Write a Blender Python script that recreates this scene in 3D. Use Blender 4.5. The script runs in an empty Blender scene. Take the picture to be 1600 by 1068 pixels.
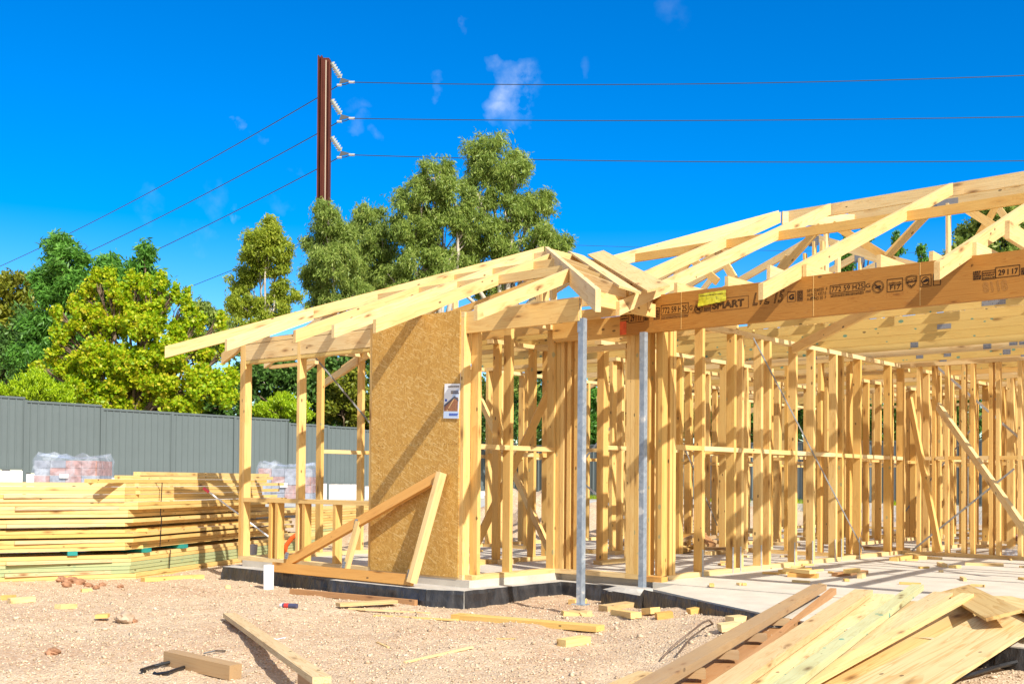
import bpy, math, random
import numpy as np
from mathutils import Matrix, Vector

random.seed(7)
RNG = np.random.default_rng(11)
scn = bpy.context.scene
col = scn.collection

# ------------------------------------------------------------------ camera
# world axes follow the house: X runs along the front wall (towards the right and the viewer),
# Y runs into the house (receding to the right); z = 0 is the top of the floor slab.
F, CY, YAW, ROLL, PITCH, EYE = 1729.4, 717.73, 0.7217, 0.008, 0.0183, 0.915
ca, sa = math.cos(YAW), math.sin(YAW)
fwdh = Vector((-sa, ca, 0)); right = Vector((ca, sa, 0)); up = Vector((0, 0, 1))
fwd = fwdh*math.cos(PITCH) + up*math.sin(PITCH)
up2 = up*math.cos(PITCH) - fwdh*math.sin(PITCH)
r3 = right*math.cos(ROLL) + up2*math.sin(ROLL)
u3 = up2*math.cos(ROLL) - right*math.sin(ROLL)
cd = bpy.data.cameras.new('camera'); cam = bpy.data.objects.new('camera', cd); col.objects.link(cam)
cam.matrix_world = Matrix(((r3.x, u3.x, -fwd.x, 0), (r3.y, u3.y, -fwd.y, 0), (r3.z, u3.z, -fwd.z, EYE), (0, 0, 0, 1)))
cd.sensor_width = 36; cd.lens = F/1600*36; cd.shift_y = (CY-534)/1600
cd.clip_start = 0.1; cd.clip_end = 3000
scn.camera = cam

# ------------------------------------------------------------------ sun and sky
TOSUN = Vector((3.3, -1.0, 2.8)).normalized()
EL = math.asin(TOSUN.z); AZ = math.atan2(TOSUN.x, TOSUN.y)
sd = bpy.data.lights.new('sun', 'SUN'); sd.energy = 4.9; sd.angle = math.radians(0.5); sd.color = (1, .945, .85)
sun = bpy.data.objects.new('sun', sd); col.objects.link(sun)
sun.rotation_euler = (-TOSUN).to_track_quat('-Z', 'Y').to_euler(); sun.location = (20, -10, 30)

world = bpy.data.worlds.new('World'); scn.world = world; world.use_nodes = True
wt = world.node_tree; wt.nodes.clear()
def wn(t, **k):
    n = wt.nodes.new(t)
    for a, v in k.items(): setattr(n, a, v)
    return n
def pdir(px, py):
    x, y = px-800, py-CY
    x, y = x*math.cos(ROLL)+y*math.sin(ROLL), -x*math.sin(ROLL)+y*math.cos(ROLL)
    r = x/F; u2 = -y/F
    fw = math.cos(PITCH)-u2*math.sin(PITCH); u = math.sin(PITCH)+u2*math.cos(PITCH)
    return Vector((r*ca-fw*sa, r*sa+fw*ca, u))
sky = wn('ShaderNodeTexSky', sky_type='NISHITA', sun_disc=False, sun_elevation=EL, sun_rotation=AZ,
         altitude=300, air_density=1.0, dust_density=0.15, ozone_density=2.5)
hs = wn('ShaderNodeHueSaturation'); hs.inputs['Hue'].default_value = 0.511
hs.inputs['Saturation'].default_value = 1.64; hs.inputs['Value'].default_value = 1.06
wt.links.new(sky.outputs[0], hs.inputs['Color'])
tc = wn('ShaderNodeTexCoord')
nz = wn('ShaderNodeTexNoise'); nz.inputs['Scale'].default_value = 26; nz.inputs['Detail'].default_value = 7; nz.inputs['Roughness'].default_value = .62
wt.links.new(tc.outputs['Generated'], nz.inputs['Vector'])
wob = wn('ShaderNodeTexNoise'); wob.inputs['Scale'].default_value = 34; wob.inputs['Detail'].default_value = 6; wt.links.new(tc.outputs['Generated'], wob.inputs['Vector'])
wsb = wn('ShaderNodeVectorMath', operation='SUBTRACT'); wsb.inputs[1].default_value = (.5, .5, .5); wt.links.new(wob.outputs['Color'], wsb.inputs[0])
wsc = wn('ShaderNodeVectorMath', operation='SCALE'); wsc.inputs['Scale'].default_value = .055; wt.links.new(wsb.outputs[0], wsc.inputs[0])
wad = wn('ShaderNodeVectorMath', operation='ADD'); wt.links.new(tc.outputs['Generated'], wad.inputs[0]); wt.links.new(wsc.outputs[0], wad.inputs[1])
acc = None
CLOUDS = [(808, 130, .020, .5), (794, 162, .018, .5), (560, 196, .0085, .42), (548, 168, .0085, .35), (593, 214, .0055, .4), (721, 28, .006, .5), (676, 134, .006, .4),
          (382, 206, .0055, .5), (411, 212, .005, .4), (330, 322, .014, .3), (378, 332, .007, .55), (232, 320, .013, .3), (300, 370, .01, .3), (430, 316, .012, .28),
          (904, 116, .006, .3), (466, 265, .006, .4), (1048, 14, .014, .22)]
for px, py, rad, amp in CLOUDS:
    if rad < .015: amp *= .72
    if amp < .32: amp *= .5
    d = pdir(px, py).normalized()
    sb = wn('ShaderNodeVectorMath', operation='DISTANCE'); sb.inputs[1].default_value = d
    wt.links.new(wad.outputs[0], sb.inputs[0])
    mr = wn('ShaderNodeMapRange'); mr.inputs['From Min'].default_value = rad*.3; mr.inputs['From Max'].default_value = rad*1.25
    mr.inputs['To Min'].default_value = amp*.8; mr.inputs['To Max'].default_value = 0
    wt.links.new(sb.outputs['Value'], mr.inputs['Value'])
    if acc is None: acc = mr.outputs[0]
    else:
        ad = wn('ShaderNodeMath', operation='MAXIMUM'); wt.links.new(acc, ad.inputs[0]); wt.links.new(mr.outputs[0], ad.inputs[1]); acc = ad.outputs[0]
n2 = wn('ShaderNodeMapRange'); n2.inputs['From Min'].default_value = .40; n2.inputs['From Max'].default_value = .68
wt.links.new(nz.outputs['Fac'], n2.inputs['Value'])
cm = wn('ShaderNodeMath', operation='MULTIPLY', use_clamp=True); wt.links.new(acc, cm.inputs[0]); wt.links.new(n2.outputs[0], cm.inputs[1])
cmix = wn('ShaderNodeMixRGB'); cmix.inputs['Color2'].default_value = (6.2, 6.6, 7.2, 1)
wt.links.new(cm.outputs[0], cmix.inputs['Fac']); wt.links.new(hs.outputs[0], cmix.inputs['Color1'])
# added fill light: sky round the sun, out of view, brightened to open shadows
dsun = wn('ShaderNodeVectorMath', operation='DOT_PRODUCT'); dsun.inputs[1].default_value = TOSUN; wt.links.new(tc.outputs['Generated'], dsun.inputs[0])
sun_fill = wn('ShaderNodeMapRange', interpolation_type='SMOOTHSTEP'); sun_fill.inputs['From Min'].default_value = 0.0; sun_fill.inputs['From Max'].default_value = .75; wt.links.new(dsun.outputs['Value'], sun_fill.inputs['Value'])
fill_mix = wn('ShaderNodeMixRGB'); fill_mix.inputs['Color2'].default_value = (4.1, 4.25, 4.5, 1)
wt.links.new(sun_fill.outputs[0], fill_mix.inputs['Fac']); wt.links.new(cmix.outputs[0], fill_mix.inputs['Color1'])
bg = wn('ShaderNodeBackground'); bg.inputs['Strength'].default_value = 0.135
wt.links.new(fill_mix.outputs[0], bg.inputs['Color'])
wo = wn('ShaderNodeOutputWorld'); wt.links.new(bg.outputs[0], wo.inputs['Surface'])
scn.view_settings.view_transform = 'Standard'; scn.view_settings.look = 'None'
scn.view_settings.exposure = 0.44; scn.view_settings.gamma = 1

# ------------------------------------------------------------------ helpers
def P(px, py, X=None, Y=None, Z=None, D=None):
    """a pixel of the photograph and one known coordinate of the real thing give its place in the house's axes"""
    d = pdir(px, py)
    t = X/d.x if X is not None else Y/d.y if Y is not None else (Z-EYE)/d.z if Z is not None else D
    return Vector((0, 0, EYE)) + d*t
WM = {}
def put(o, M, parent=None):
    WM[o.name] = M
    if parent is not None:
        o.parent = parent; o.matrix_basis = WM[parent.name].inverted() @ M
    else: o.matrix_basis = M
    return o
def tag(o, label=None, cat=None, group=None, kind=None):
    for k, v in (('label', label), ('category', cat), ('group', group), ('kind', kind)):
        if v: o[k] = v
    return o
def empty(name, loc, label, cat, group=None, kind=None):
    o = bpy.data.objects.new(name, None); col.objects.link(o); o.empty_display_size = .2
    put(o, Matrix.Translation(Vector(loc))); return tag(o, label, cat, group, kind)
def mesh_obj(name, verts, faces, mat, M=None, parent=None, mesh=None, smooth=False):
    if mesh is None:
        mesh = bpy.data.meshes.new(name); mesh.from_pydata([tuple(v) for v in verts], [], faces)
        if mat: mesh.materials.append(mat)
        if smooth: mesh.polygons.foreach_set('use_smooth', [True]*len(mesh.polygons))
    o = bpy.data.objects.new(name, mesh); col.objects.link(o)
    put(o, M if M is not None else Matrix.Identity(4), parent); return o
BF = [(0, 3, 2, 1), (4, 5, 6, 7), (0, 1, 5, 4), (1, 2, 6, 5), (2, 3, 7, 6), (3, 0, 4, 7)]
def boxv(x0, x1, y0, y1, z0, z1):
    return [(x0, y0, z0), (x1, y0, z0), (x1, y1, z0), (x0, y1, z0), (x0, y0, z1), (x1, y0, z1), (x1, y1, z1), (x0, y1, z1)]
class MB:
    def __init__(s): s.v = []; s.f = []
    def add(s, v, f):
        n = len(s.v); s.v += [tuple(p) for p in v]; s.f += [tuple(i+n for i in q) for q in f]; return s
    def box(s, x0, x1, y0, y1, z0, z1): return s.add(boxv(x0, x1, y0, y1, z0, z1), BF)
    def bar(s, a, b, w, h, upv=(0, 0, 1)):
        M, L = frame(a, b, upv); return s.add([M @ Vector(v) for v in boxv(0, L, -w/2, w/2, -h/2, h/2)], BF)
    def tube(s, pts, r, n=8, closed=True):
        pts = [Vector(p) for p in pts]; rings = []
        for i, p in enumerate(pts):
            d = (pts[min(i+1, len(pts)-1)]-pts[max(i-1, 0)]).normalized()
            q = d.to_track_quat('X', 'Z').to_matrix(); rr = r[i] if isinstance(r, (list, tuple)) else r
            rings.append([p + q @ Vector((0, rr*math.cos(2*math.pi*k/n), rr*math.sin(2*math.pi*k/n))) for k in range(n)])
        v = [x for g in rings for x in g]; f = []
        for i in range(len(rings)-1):
            for k in range(n): f.append((i*n+k, i*n+(k+1) % n, (i+1)*n+(k+1) % n, (i+1)*n+k))
        f.append(tuple(range(n-1, -1, -1))); f.append(tuple((len(rings)-1)*n+k for k in range(n)))
        return s.add(v, f)
    def prism(s, poly, z0, z1):
        n = len(poly); v = [(x, y, z0) for x, y in poly]+[(x, y, z1) for x, y in poly]
        f = [tuple(range(n-1, -1, -1)), tuple(range(n, 2*n))]+[(i, (i+1) % n, n+(i+1) % n, n+i) for i in range(n)]
        return s.add(v, f)
    def build(s, name, mat, parent=None, M=None, smooth=False):
        return mesh_obj(name, s.v, s.f, mat, M, parent, smooth=smooth)
def frame(a, b, upv=(0, 0, 1)):
    a = Vector(a); b = Vector(b); x = (b-a); L = x.length; x.normalize()
    u = Vector(upv)
    if abs(x.dot(u)) > .98: u = Vector((0, 1, 0)) if abs(x.y) < .9 else Vector((1, 0, 0))
    y = u.cross(x).normalized(); z = x.cross(y)
    M = Matrix(((x.x, y.x, z.x, a.x), (x.y, y.y, z.y, a.y), (x.z, y.z, z.z, a.z), (0, 0, 0, 1)))
    return M, L
CACHE = {}
def board(name, a, b, w, h, mat, parent=None, upv=(0, 0, 1), plumb=0., cuts=(1, 1), wv=0.0):
    """one length of timber: a mesh of its own whose local x axis is its grain"""
    M, L = frame(a, b, upv)
    key = (round(L, 3), w, h, mat.name, round(plumb, 3), cuts, round(wv, 3))
    if key not in CACHE:
        v = boxv(0, L, -w/2, w/2, -h/2, h/2)
        if plumb: v = [(x + (z*plumb if (x == 0 and cuts[0]) or (x > 0 and cuts[1]) else 0), y, z) for x, y, z in v]
        me = bpy.data.meshes.new(name); me.from_pydata(v, [], BF); me.materials.append(mat); CACHE[key] = me
    return mesh_obj(name, None, None, None, M, parent, mesh=CACHE[key])
def vnoise(x, y, seed=0):
    """smooth value noise on numpy arrays"""
    xi = np.floor(x).astype(np.int64); yi = np.floor(y).astype(np.int64); fx = x-xi; fy = y-yi
    def hsh(i, j):
        h = (i*374761393 + j*668265263 + seed*974634777) & 0xffffffff
        h = ((h ^ (h >> 13))*1274126177) & 0xffffffff
        return ((h ^ (h >> 16)) & 0xffff)/65535.
    sx = fx*fx*(3-2*fx); sy = fy*fy*(3-2*fy)
    return (hsh(xi, yi)*(1-sx)+hsh(xi+1, yi)*sx)*(1-sy)+(hsh(xi, yi+1)*(1-sx)+hsh(xi+1, yi+1)*sx)*sy
def fast_mesh(name, V, Q, mat):
    """numpy verts (n,3) and faces (m,k) -> mesh"""
    me = bpy.data.meshes.new(name); m, k = Q.shape
    me.vertices.add(len(V)); me.vertices.foreach_set('co', V.astype(np.float32).ravel())
    me.loops.add(m*k); me.loops.foreach_set('vertex_index', Q.astype(np.int32).ravel())
    me.polygons.add(m); me.polygons.foreach_set('loop_start', np.arange(0, m*k, k, dtype=np.int32)); me.polygons.foreach_set('loop_total', np.full(m, k, dtype=np.int32))
    me.update(calc_edges=True); me.validate(); me.materials.append(mat); return me

# ------------------------------------------------------------------ materials
class NT:
    def __init__(s, name):
        s.m = bpy.data.materials.new(name); s.m.use_nodes = True; s.t = s.m.node_tree; s.t.nodes.clear()
        s.b = s.n('ShaderNodeBsdfPrincipled'); s.o = s.n('ShaderNodeOutputMaterial'); s.l(s.b.outputs[0], s.o.inputs['Surface'])
    def n(s, t, **k):
        n = s.t.nodes.new(t)
        for a, v in k.items():
            if a.startswith('i_'): n.inputs[a[2:].replace('_', ' ')].default_value = v
            else: setattr(n, a, v)
        return n
    def l(s, a, b): s.t.links.new(a, b)
    def ramp(s, fac, stops, interp='LINEAR'):
        r = s.n('ShaderNodeValToRGB'); r.color_ramp.interpolation = interp
        e = r.color_ramp.elements
        while len(e) < len(stops): e.new(.5)
        for k, (p, c) in enumerate(stops): e[k].position = p; e[k].color = (*c, 1) if len(c) == 3 else c
        s.l(fac, r.inputs[0]); return r.outputs[0]
    def mix(s, fac, a, b, mode='MIX'):
        m = s.n('ShaderNodeMixRGB', blend_type=mode)
        for i, v in ((0, fac), (1, a), (2, b)):
            if hasattr(v, 'is_linked'): s.l(v, m.inputs[i])
            else: m.inputs[i].default_value = (*v, 1) if isinstance(v, tuple) and len(v) == 3 else v
        return m.outputs[0]
    def math(s, op, a, b=None, clamp=False):
        m = s.n('ShaderNodeMath', operation=op, use_clamp=clamp)
        for i, v in ((0, a), (1, b)):
            if v is None: continue
            if hasattr(v, 'is_linked'): s.l(v, m.inputs[i])
            else: m.inputs[i].default_value = v
        return m.outputs[0]
    def bump(s, h, strength, dist=.002):
        b = s.n('ShaderNodeBump'); b.inputs['Strength'].default_value = strength; b.inputs['Distance'].default_value = dist
        s.l(h, b.inputs['Height']); s.l(b.outputs[0], s.b.inputs['Normal'])
    def set(s, color=None, rough=None, metal=None, spec=None):
        for k, v in (('Base Color', color), ('Roughness', rough), ('Metallic', metal), ('Specular IOR Level', spec)):
            if v is None: continue
            if hasattr(v, 'is_linked'): s.l(v, s.b.inputs[k])
            else: s.b.inputs[k].default_value = (*v, 1) if isinstance(v, tuple) else v
        return s.m
def flat(name, c, rough=.6, metal=0, spec=.4, var=0.0, scale=8):
    N = NT(name)
    if var:
        tcn = N.n('ShaderNodeTexCoord'); n = N.n('ShaderNodeTexNoise'); n.inputs['Scale'].default_value = scale; n.inputs['Detail'].default_value = 5
        N.l(tcn.outputs['Object'], n.inputs['Vector'])
        lo = tuple(x*(1-var) for x in c); hi = tuple(min(1, x*(1+var)) for x in c)
        N.set(N.ramp(n.outputs['Fac'], [(.3, lo), (.7, hi)]), rough, metal, spec)
    else: N.set(c, rough, metal, spec)
    return N.m
def wood(name, cA, cB, grain=.30, knots=1.0, rough=.62, teal=0., weather=0., kcol=(.13, .045, .012), rings=1.0, kth=.60):
    """softwood: grain along the board's own x axis, knots with rings, each board its own tone"""
    N = NT(name)
    t = N.n('ShaderNodeTexCoord'); oi = N.n('ShaderNodeObjectInfo')
    off = N.n('ShaderNodeVectorMath', operation='SCALE'); 
    cmb = N.n('ShaderNodeCombineXYZ'); N.l(oi.outputs['Random'], cmb.inputs[0]); N.l(oi.outputs['Random'], cmb.inputs[1]); N.l(oi.outputs['Random'], cmb.inputs[2])
    N.l(cmb.outputs[0], off.inputs[0]); off.inputs['Scale'].default_value = 37.
    add = N.n('ShaderNodeVectorMath', operation='ADD'); N.l(t.outputs['Object'], add.inputs[0]); N.l(off.outputs[0], add.inputs[1])
    # knot field
    mk = N.n('ShaderNodeMapping'); mk.inputs['Scale'].default_value = (3.4, 12, 12); N.l(add.outputs[0], mk.inputs['Vector'])
    vk = N.n('ShaderNodeTexVoronoi'); vk.inputs['Scale'].default_value = 1.0; N.l(mk.outputs[0], vk.inputs['Vector'])
    wh = N.n('ShaderNodeTexWhiteNoise'); N.l(vk.outputs['Position'], wh.inputs['Vector'])
    size = N.math('MULTIPLY', wh.outputs['Value'], .27*knots)
    kd = N.math('DIVIDE', vk.outputs['Distance'], N.math('ADD', size, .004))
    kmask = N.math('SUBTRACT', 1.15, kd, clamp=True)
    kmask = N.math('MULTIPLY', kmask, N.math('GREATER_THAN', wh.outputs['Value'], kth))
    halo = N.math('SUBTRACT', 1.0, N.math('MULTIPLY', kd, .33), clamp=True)
    halo = N.math('MULTIPLY', halo, N.math('GREATER_THAN', wh.outputs['Value'], kth))
    # grain, bent round the knots
    mg = N.n('ShaderNodeMapping'); mg.inputs['Scale'].default_value = (.55, 16, 16); N.l(add.outputs[0], mg.inputs['Vector'])
    g1 = N.n('ShaderNodeTexNoise'); g1.inputs['Scale'].default_value = 1.0; g1.inputs['Detail'].default_value = 2; g1.inputs['Distortion'].default_value = .5; N.l(mg.outputs[0], g1.inputs['Vector'])
    bent = N.math('ADD', g1.outputs['Fac'], N.math('MULTIPLY', halo, .12))
    saw = N.math('FRACT', N.math('MULTIPLY', bent, 11.*rings)); 
    late = N.ramp(saw, [(0., (0, 0, 0)), (.62, (.25, .25, .25)), (.92, (1, 1, 1)), (1., (0, 0, 0))])
    mf = N.n('ShaderNodeMapping'); mf.inputs['Scale'].default_value = (3., 160, 160); N.l(add.outputs[0], mf.inputs['Vector'])
    fine = N.n('ShaderNodeTexNoise'); fine.inputs['Scale'].default_value = 1.; fine.inputs['Detail'].default_value = 2; N.l(mf.outputs[0], fine.inputs['Vector'])
    mb = N.n('ShaderNodeMapping'); mb.inputs['Scale'].default_value = (.9, 3, 3); N.l(add.outputs[0], mb.inputs['Vector'])
    blot = N.n('ShaderNodeTexNoise'); blot.inputs['Scale'].default_value = 1.3; blot.inputs['Detail'].default_value = 3; N.l(mb.outputs[0], blot.inputs['Vector'])
    tone = N.math('ADD', N.math('MULTIPLY', oi.outputs['Random'], .5), N.math('MULTIPLY', blot.outputs['Fac'], .38))
    base = N.ramp(tone, [(.12, cA), (.70, cB), (.90, tuple(x*y for x, y in zip(cB, (.88, .80, .72))))])
    dk = tuple(x*y for x, y in zip(cB, (.74, .58, .42)))
    c = N.mix(N.math('MULTIPLY', late, grain), base, dk)
    c = N.mix(N.math('MULTIPLY', N.math('SUBTRACT', fine.outputs['Fac'], .38, clamp=True), .5*grain+.08), c, dk)
    c = N.mix(N.math('MULTIPLY', halo, .35), c, tuple(x*y for x, y in zip(cB, (.72, .48, .28))))
    c = N.mix(N.math('MULTIPLY', kmask, .85), c, kcol)
    # grey-brown scuffs, printed grade marks and nail heads
    ms = N.n('ShaderNodeMapping'); ms.inputs['Scale'].default_value = (5, 22, 22); N.l(add.outputs[0], ms.inputs['Vector'])
    sc = N.n('ShaderNodeTexNoise'); sc.inputs['Scale'].default_value = 1.; sc.inputs['Detail'].default_value = 6; sc.inputs['Roughness'].default_value = .7; N.l(ms.outputs[0], sc.inputs['Vector'])
    c = N.mix(N.math('MULTIPLY', N.ramp(sc.outputs['Fac'], [(.60, (0, 0, 0)), (.74, (1, 1, 1))]), .35+weather*.3), c, (.22, .14, .07))
    mn = N.n('ShaderNodeMapping'); mn.inputs['Scale'].default_value = (5, 10, 10); N.l(add.outputs[0], mn.inputs['Vector'])
    vn = N.n('ShaderNodeTexVoronoi'); vn.inputs['Scale'].default_value = 1.; N.l(mn.outputs[0], vn.inputs['Vector'])
    wn_ = N.n('ShaderNodeTexWhiteNoise'); N.l(vn.outputs['Position'], wn_.inputs['Vector'])
    c = N.mix(N.math('MULTIPLY', N.math('MULTIPLY', N.math('LESS_THAN', vn.outputs['Distance'], .10), N.math('GREATER_THAN', wn_.outputs['Value'], .45)), .8), c, (.10, .055, .025))
    if weather:
        c = N.mix(N.math('MULTIPLY', N.ramp(blot.outputs['Fac'], [(.35, (0, 0, 0)), (.65, (1, 1, 1))]), weather), c, (.30, .22, .15))
    if teal:
        mt = N.n('ShaderNodeMapping'); mt.inputs['Scale'].default_value = (8.5, 13, 13); N.l(add.outputs[0], mt.inputs['Vector'])
        vt = N.n('ShaderNodeTexVoronoi'); vt.inputs['Scale'].default_value = 1.; N.l(mt.outputs[0], vt.inputs['Vector'])
        w2 = N.n('ShaderNodeTexWhiteNoise'); N.l(vt.outputs['Position'], w2.inputs['Vector'])
        d2 = N.math('ADD', vt.outputs['Distance'], N.math('MULTIPLY', sc.outputs['Fac'], .22))
        tm = N.math('MULTIPLY', N.math('LESS_THAN', d2, N.math('MULTIPLY', w2.outputs['Value'], .36)), N.math('GREATER_THAN', w2.outputs['Value'], .50))
        c = N.mix(N.math('MULTIPLY', tm, .8*min(1, teal)), c, (.03, .25, .21))
        c = N.mix(.07*teal, c, (.30, .45, .24))
    h = N.math('SUBTRACT', N.math('MULTIPLY', fine.outputs['Fac'], .6), N.math('MULTIPLY', late, .3))
    N.bump(h, .35, .0015)
    return N.set(c, rough, 0, .25)
M_PINE = wood('pine_framing', (.84, .61, .26), (.72, .435, .125), grain=.40)
M_MARK = wood('pine_framing_marked', (.80, .56, .22), (.69, .41, .11), grain=.36, teal=.5)
M_PALE = wood('pine_fresh', (.82, .645, .36), (.73, .52, .225), grain=.46, rings=.8)
M_TREAT = wood('pine_treated', (.76, .55, .20), (.66, .42, .11), teal=1., grain=.34)
M_GREEN = wood('pine_green_treated', (.33, .42, .23), (.45, .49, .25), teal=.3, grain=.3, knots=.6)
M_STACK = wood('pine_stacked', (.84, .65, .30), (.72, .48, .15), grain=.38)
M_GREEN2 = wood('pine_pale_green_flecked', (.60, .60, .37), (.56, .55, .29), teal=1., grain=.45)
M_WEATH = wood('timber_weathered', (.50, .35, .19), (.42, .275, .14), grain=.35, weather=.4, knots=.7)
M_BROWN = wood('timber_brown', (.52, .29, .13), (.43, .215, .085), grain=.35, weather=.2, knots=.7)
M_DRY = wood('timber_sun_bleached', (.72, .57, .34), (.62, .45, .22), grain=.62, rings=1.3, weather=.10)
M_PLY = wood('plywood_face', (.74, .58, .31), (.66, .46, .18), grain=.7, rings=.5, knots=1.25, kth=.80, kcol=(.16, .07, .025))
M_LVL = wood('laminated_beam_face', (.50, .245, .055), (.40, .175, .032), grain=.6, rings=2.4, knots=.5)
M_ORANGE = wood('treated_orange_pine', (.72, .40, .12), (.66, .345, .095), grain=.28)

def osb():
    N = NT('strand_board'); t = N.n('ShaderNodeTexCoord'); acc = None
    layers = []
    for k, (ang, sc, st) in enumerate(((.55, 33, 6.), (-.25, 36, 6.5), (1.3, 38, 5.5), (-.95, 41, 6.), (.15, 46, 6.), (2.0, 35, 7.))):
        sw = N.n('ShaderNodeSeparateXYZ'); N.l(t.outputs['Object'], sw.inputs[0])
        cx = N.n('ShaderNodeCombineXYZ'); N.l(sw.outputs[0], cx.inputs[0]); N.l(sw.outputs[2], cx.inputs[1]); cx.inputs[2].default_value = 0
        vr = N.n('ShaderNodeVectorRotate', rotation_type='Z_AXIS'); N.l(cx.outputs[0], vr.inputs['Vector']); vr.inputs['Angle'].default_value = ang
        m = N.n('ShaderNodeMapping'); m.inputs['Scale'].default_value = (sc*st*.5, sc*.5, 1); N.l(vr.outputs[0], m.inputs['Vector'])
        v = N.n('ShaderNodeTexVoronoi', voronoi_dimensions='2D'); v.inputs['Scale'].default_value = 1.; N.l(m.outputs[0], v.inputs['Vector'])
        w = N.n('ShaderNodeTexWhiteNoise'); N.l(v.outputs['Position'], w.inputs['Vector']); layers.append((w.outputs['Value'], v.outputs['Distance']))
    a = N.mix(N.math('GREATER_THAN', layers[1][0], .45), layers[0][0], layers[1][0])
    a = N.mix(N.math('GREATER_THAN', layers[2][0], .6), a, layers[2][0])
    a = N.mix(N.math('GREATER_THAN', layers[3][0], .72), a, N.math('MULTIPLY', layers[3][0], .7))
    a = N.mix(N.math('GREATER_THAN', layers[4][0], .80), a, N.math('SUBTRACT', 1.2, layers[4][0]))
    a = N.mix(N.math('GREATER_THAN', layers[5][0], .85), a, layers[5][0])
    c = N.ramp(a, [(0., (.36, .17, .03)), (.25, (.47, .245, .05)), (.6, (.54, .30, .068)), (.86, (.61, .365, .095)), (1., (.72, .50, .20))])
    n = N.n('ShaderNodeTexNoise'); n.inputs['Scale'].default_value = 2.2; n.inputs['Detail'].default_value = 3; N.l(t.outputs['Object'], n.inputs['Vector'])
    c = N.mix(.18, c, N.ramp(n.outputs['Fac'], [(.35, (.46, .25, .05)), (.65, (.66, .40, .11))]))
    n3 = N.n('ShaderNodeTexNoise'); n3.inputs['Scale'].default_value = 75; n3.inputs['Detail'].default_value = 2; N.l(t.outputs['Object'], n3.inputs['Vector'])
    c = N.mix(N.math('MULTIPLY', N.ramp(n3.outputs['Fac'], [(.66, (0, 0, 0)), (.72, (1, 1, 1))]), .55), c, (.16, .07, .02))
    N.bump(a, .5, .002); return N.set(c, .6, 0, .3)
M_OSB = osb()
def galv():
    N = NT('galvanised_steel'); t = N.n('ShaderNodeTexCoord')
    v = N.n('ShaderNodeTexVoronoi'); v.inputs['Scale'].default_value = 34; N.l(t.outputs['Object'], v.inputs['Vector'])
    n = N.n('ShaderNodeTexNoise'); n.inputs['Scale'].default_value = 7; n.inputs['Detail'].default_value = 6; N.l(t.outputs['Object'], n.inputs['Vector'])
    c = N.mix(.45, N.ramp(v.outputs['Color'], [(.1, (.22, .27, .33)), (.9, (.42, .48, .55))]), N.ramp(n.outputs['Fac'], [(.3, (.22, .27, .33)), (.7, (.48, .53, .58))]))
    c = N.mix(N.ramp(n.outputs['Fac'], [(.60, (0, 0, 0)), (.66, (.7, .7, .7))]), c, (.75, .74, .70))
    return N.set(c, .45, .45, .5)
M_GALV = galv()
M_STRAP_METAL = flat('galvanised_strap', (.50, .53, .56), .42, .5, .5, .2, 40)
M_BRACE = flat('dull_steel_brace', (.30, .31, .32), .55, .4, .4, .2, 40)
def nailplate():
    N = NT('nail_plate_steel'); t = N.n('ShaderNodeTexCoord')
    m = N.n('ShaderNodeMapping'); m.inputs['Scale'].default_value = (62, 62, 42); N.l(t.outputs['Object'], m.inputs['Vector'])
    v = N.n('ShaderNodeTexVoronoi'); v.inputs['Scale'].default_value = 1.; v.inputs['Randomness'].default_value = .15; N.l(m.outputs[0], v.inputs['Vector'])
    c = N.ramp(v.outputs['Distance'], [(.2, (.05, .055, .06)), (.36, (.27, .28, .30))])
    N.bump(v.outputs['Distance'], .6, .003); return N.set(c, .5, .25, .4)
M_PLATE = nailplate()
def concrete(name, a, b, sc=3., rough=.85, bump=.4):
    N = NT(name); t = N.n('ShaderNodeTexCoord')
    n = N.n('ShaderNodeTexNoise'); n.inputs['Scale'].default_value = sc; n.inputs['Detail'].default_value = 8; n.inputs['Roughness'].default_value = .62; N.l(t.outputs['Object'], n.inputs['Vector'])
    n2_ = N.n('ShaderNodeTexNoise'); n2_.inputs['Scale'].default_value = sc*22; n2_.inputs['Detail'].default_value = 3; N.l(t.outputs['Object'], n2_.inputs['Vector'])
    c = N.ramp(n.outputs['Fac'], [(.30, a), (.68, b)])
    c = N.mix(N.math('MULTIPLY', N.ramp(n2_.outputs['Fac'], [(.60, (0, 0, 0)), (.70, (1, 1, 1))]), .35), c, tuple(x*.5 for x in a))
    N.bump(n2_.outputs['Fac'], bump, .003); return N.set(c, rough, 0, .25)
M_SLAB = concrete('slab_concrete', (.50, .45, .375), (.63, .575, .485))
M_SLAB_EDGE = concrete('slab_edge_concrete', (.38, .36, .33), (.56, .53, .48), 6, .9, .8)
M_ROAD = concrete('paving_concrete', (.42, .41, .385), (.52, .51, .48), 1.0)
M_SLEEPER = concrete('sleeper_concrete', (.66, .66, .64), (.78, .78, .76), 2.)
def membrane():
    N = NT('black_plastic_membrane'); t = N.n('ShaderNodeTexCoord')
    m = N.n('ShaderNodeMapping'); m.inputs['Scale'].default_value = (3, 3, 1.2); N.l(t.outputs['Object'], m.inputs['Vector'])
    n = N.n('ShaderNodeTexNoise'); n.inputs['Scale'].default_value = 4; n.inputs['Detail'].default_value = 5; N.l(m.outputs[0], n.inputs['Vector'])
    N.bump(n.outputs['Fac'], .9, .03)
    c = N.ramp(n.outputs['Fac'], [(.4, (.022, .022, .025)), (.75, (.06, .058, .06))]); return N.set(c, .38, 0, .5)
M_MEMB = membrane()
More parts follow.
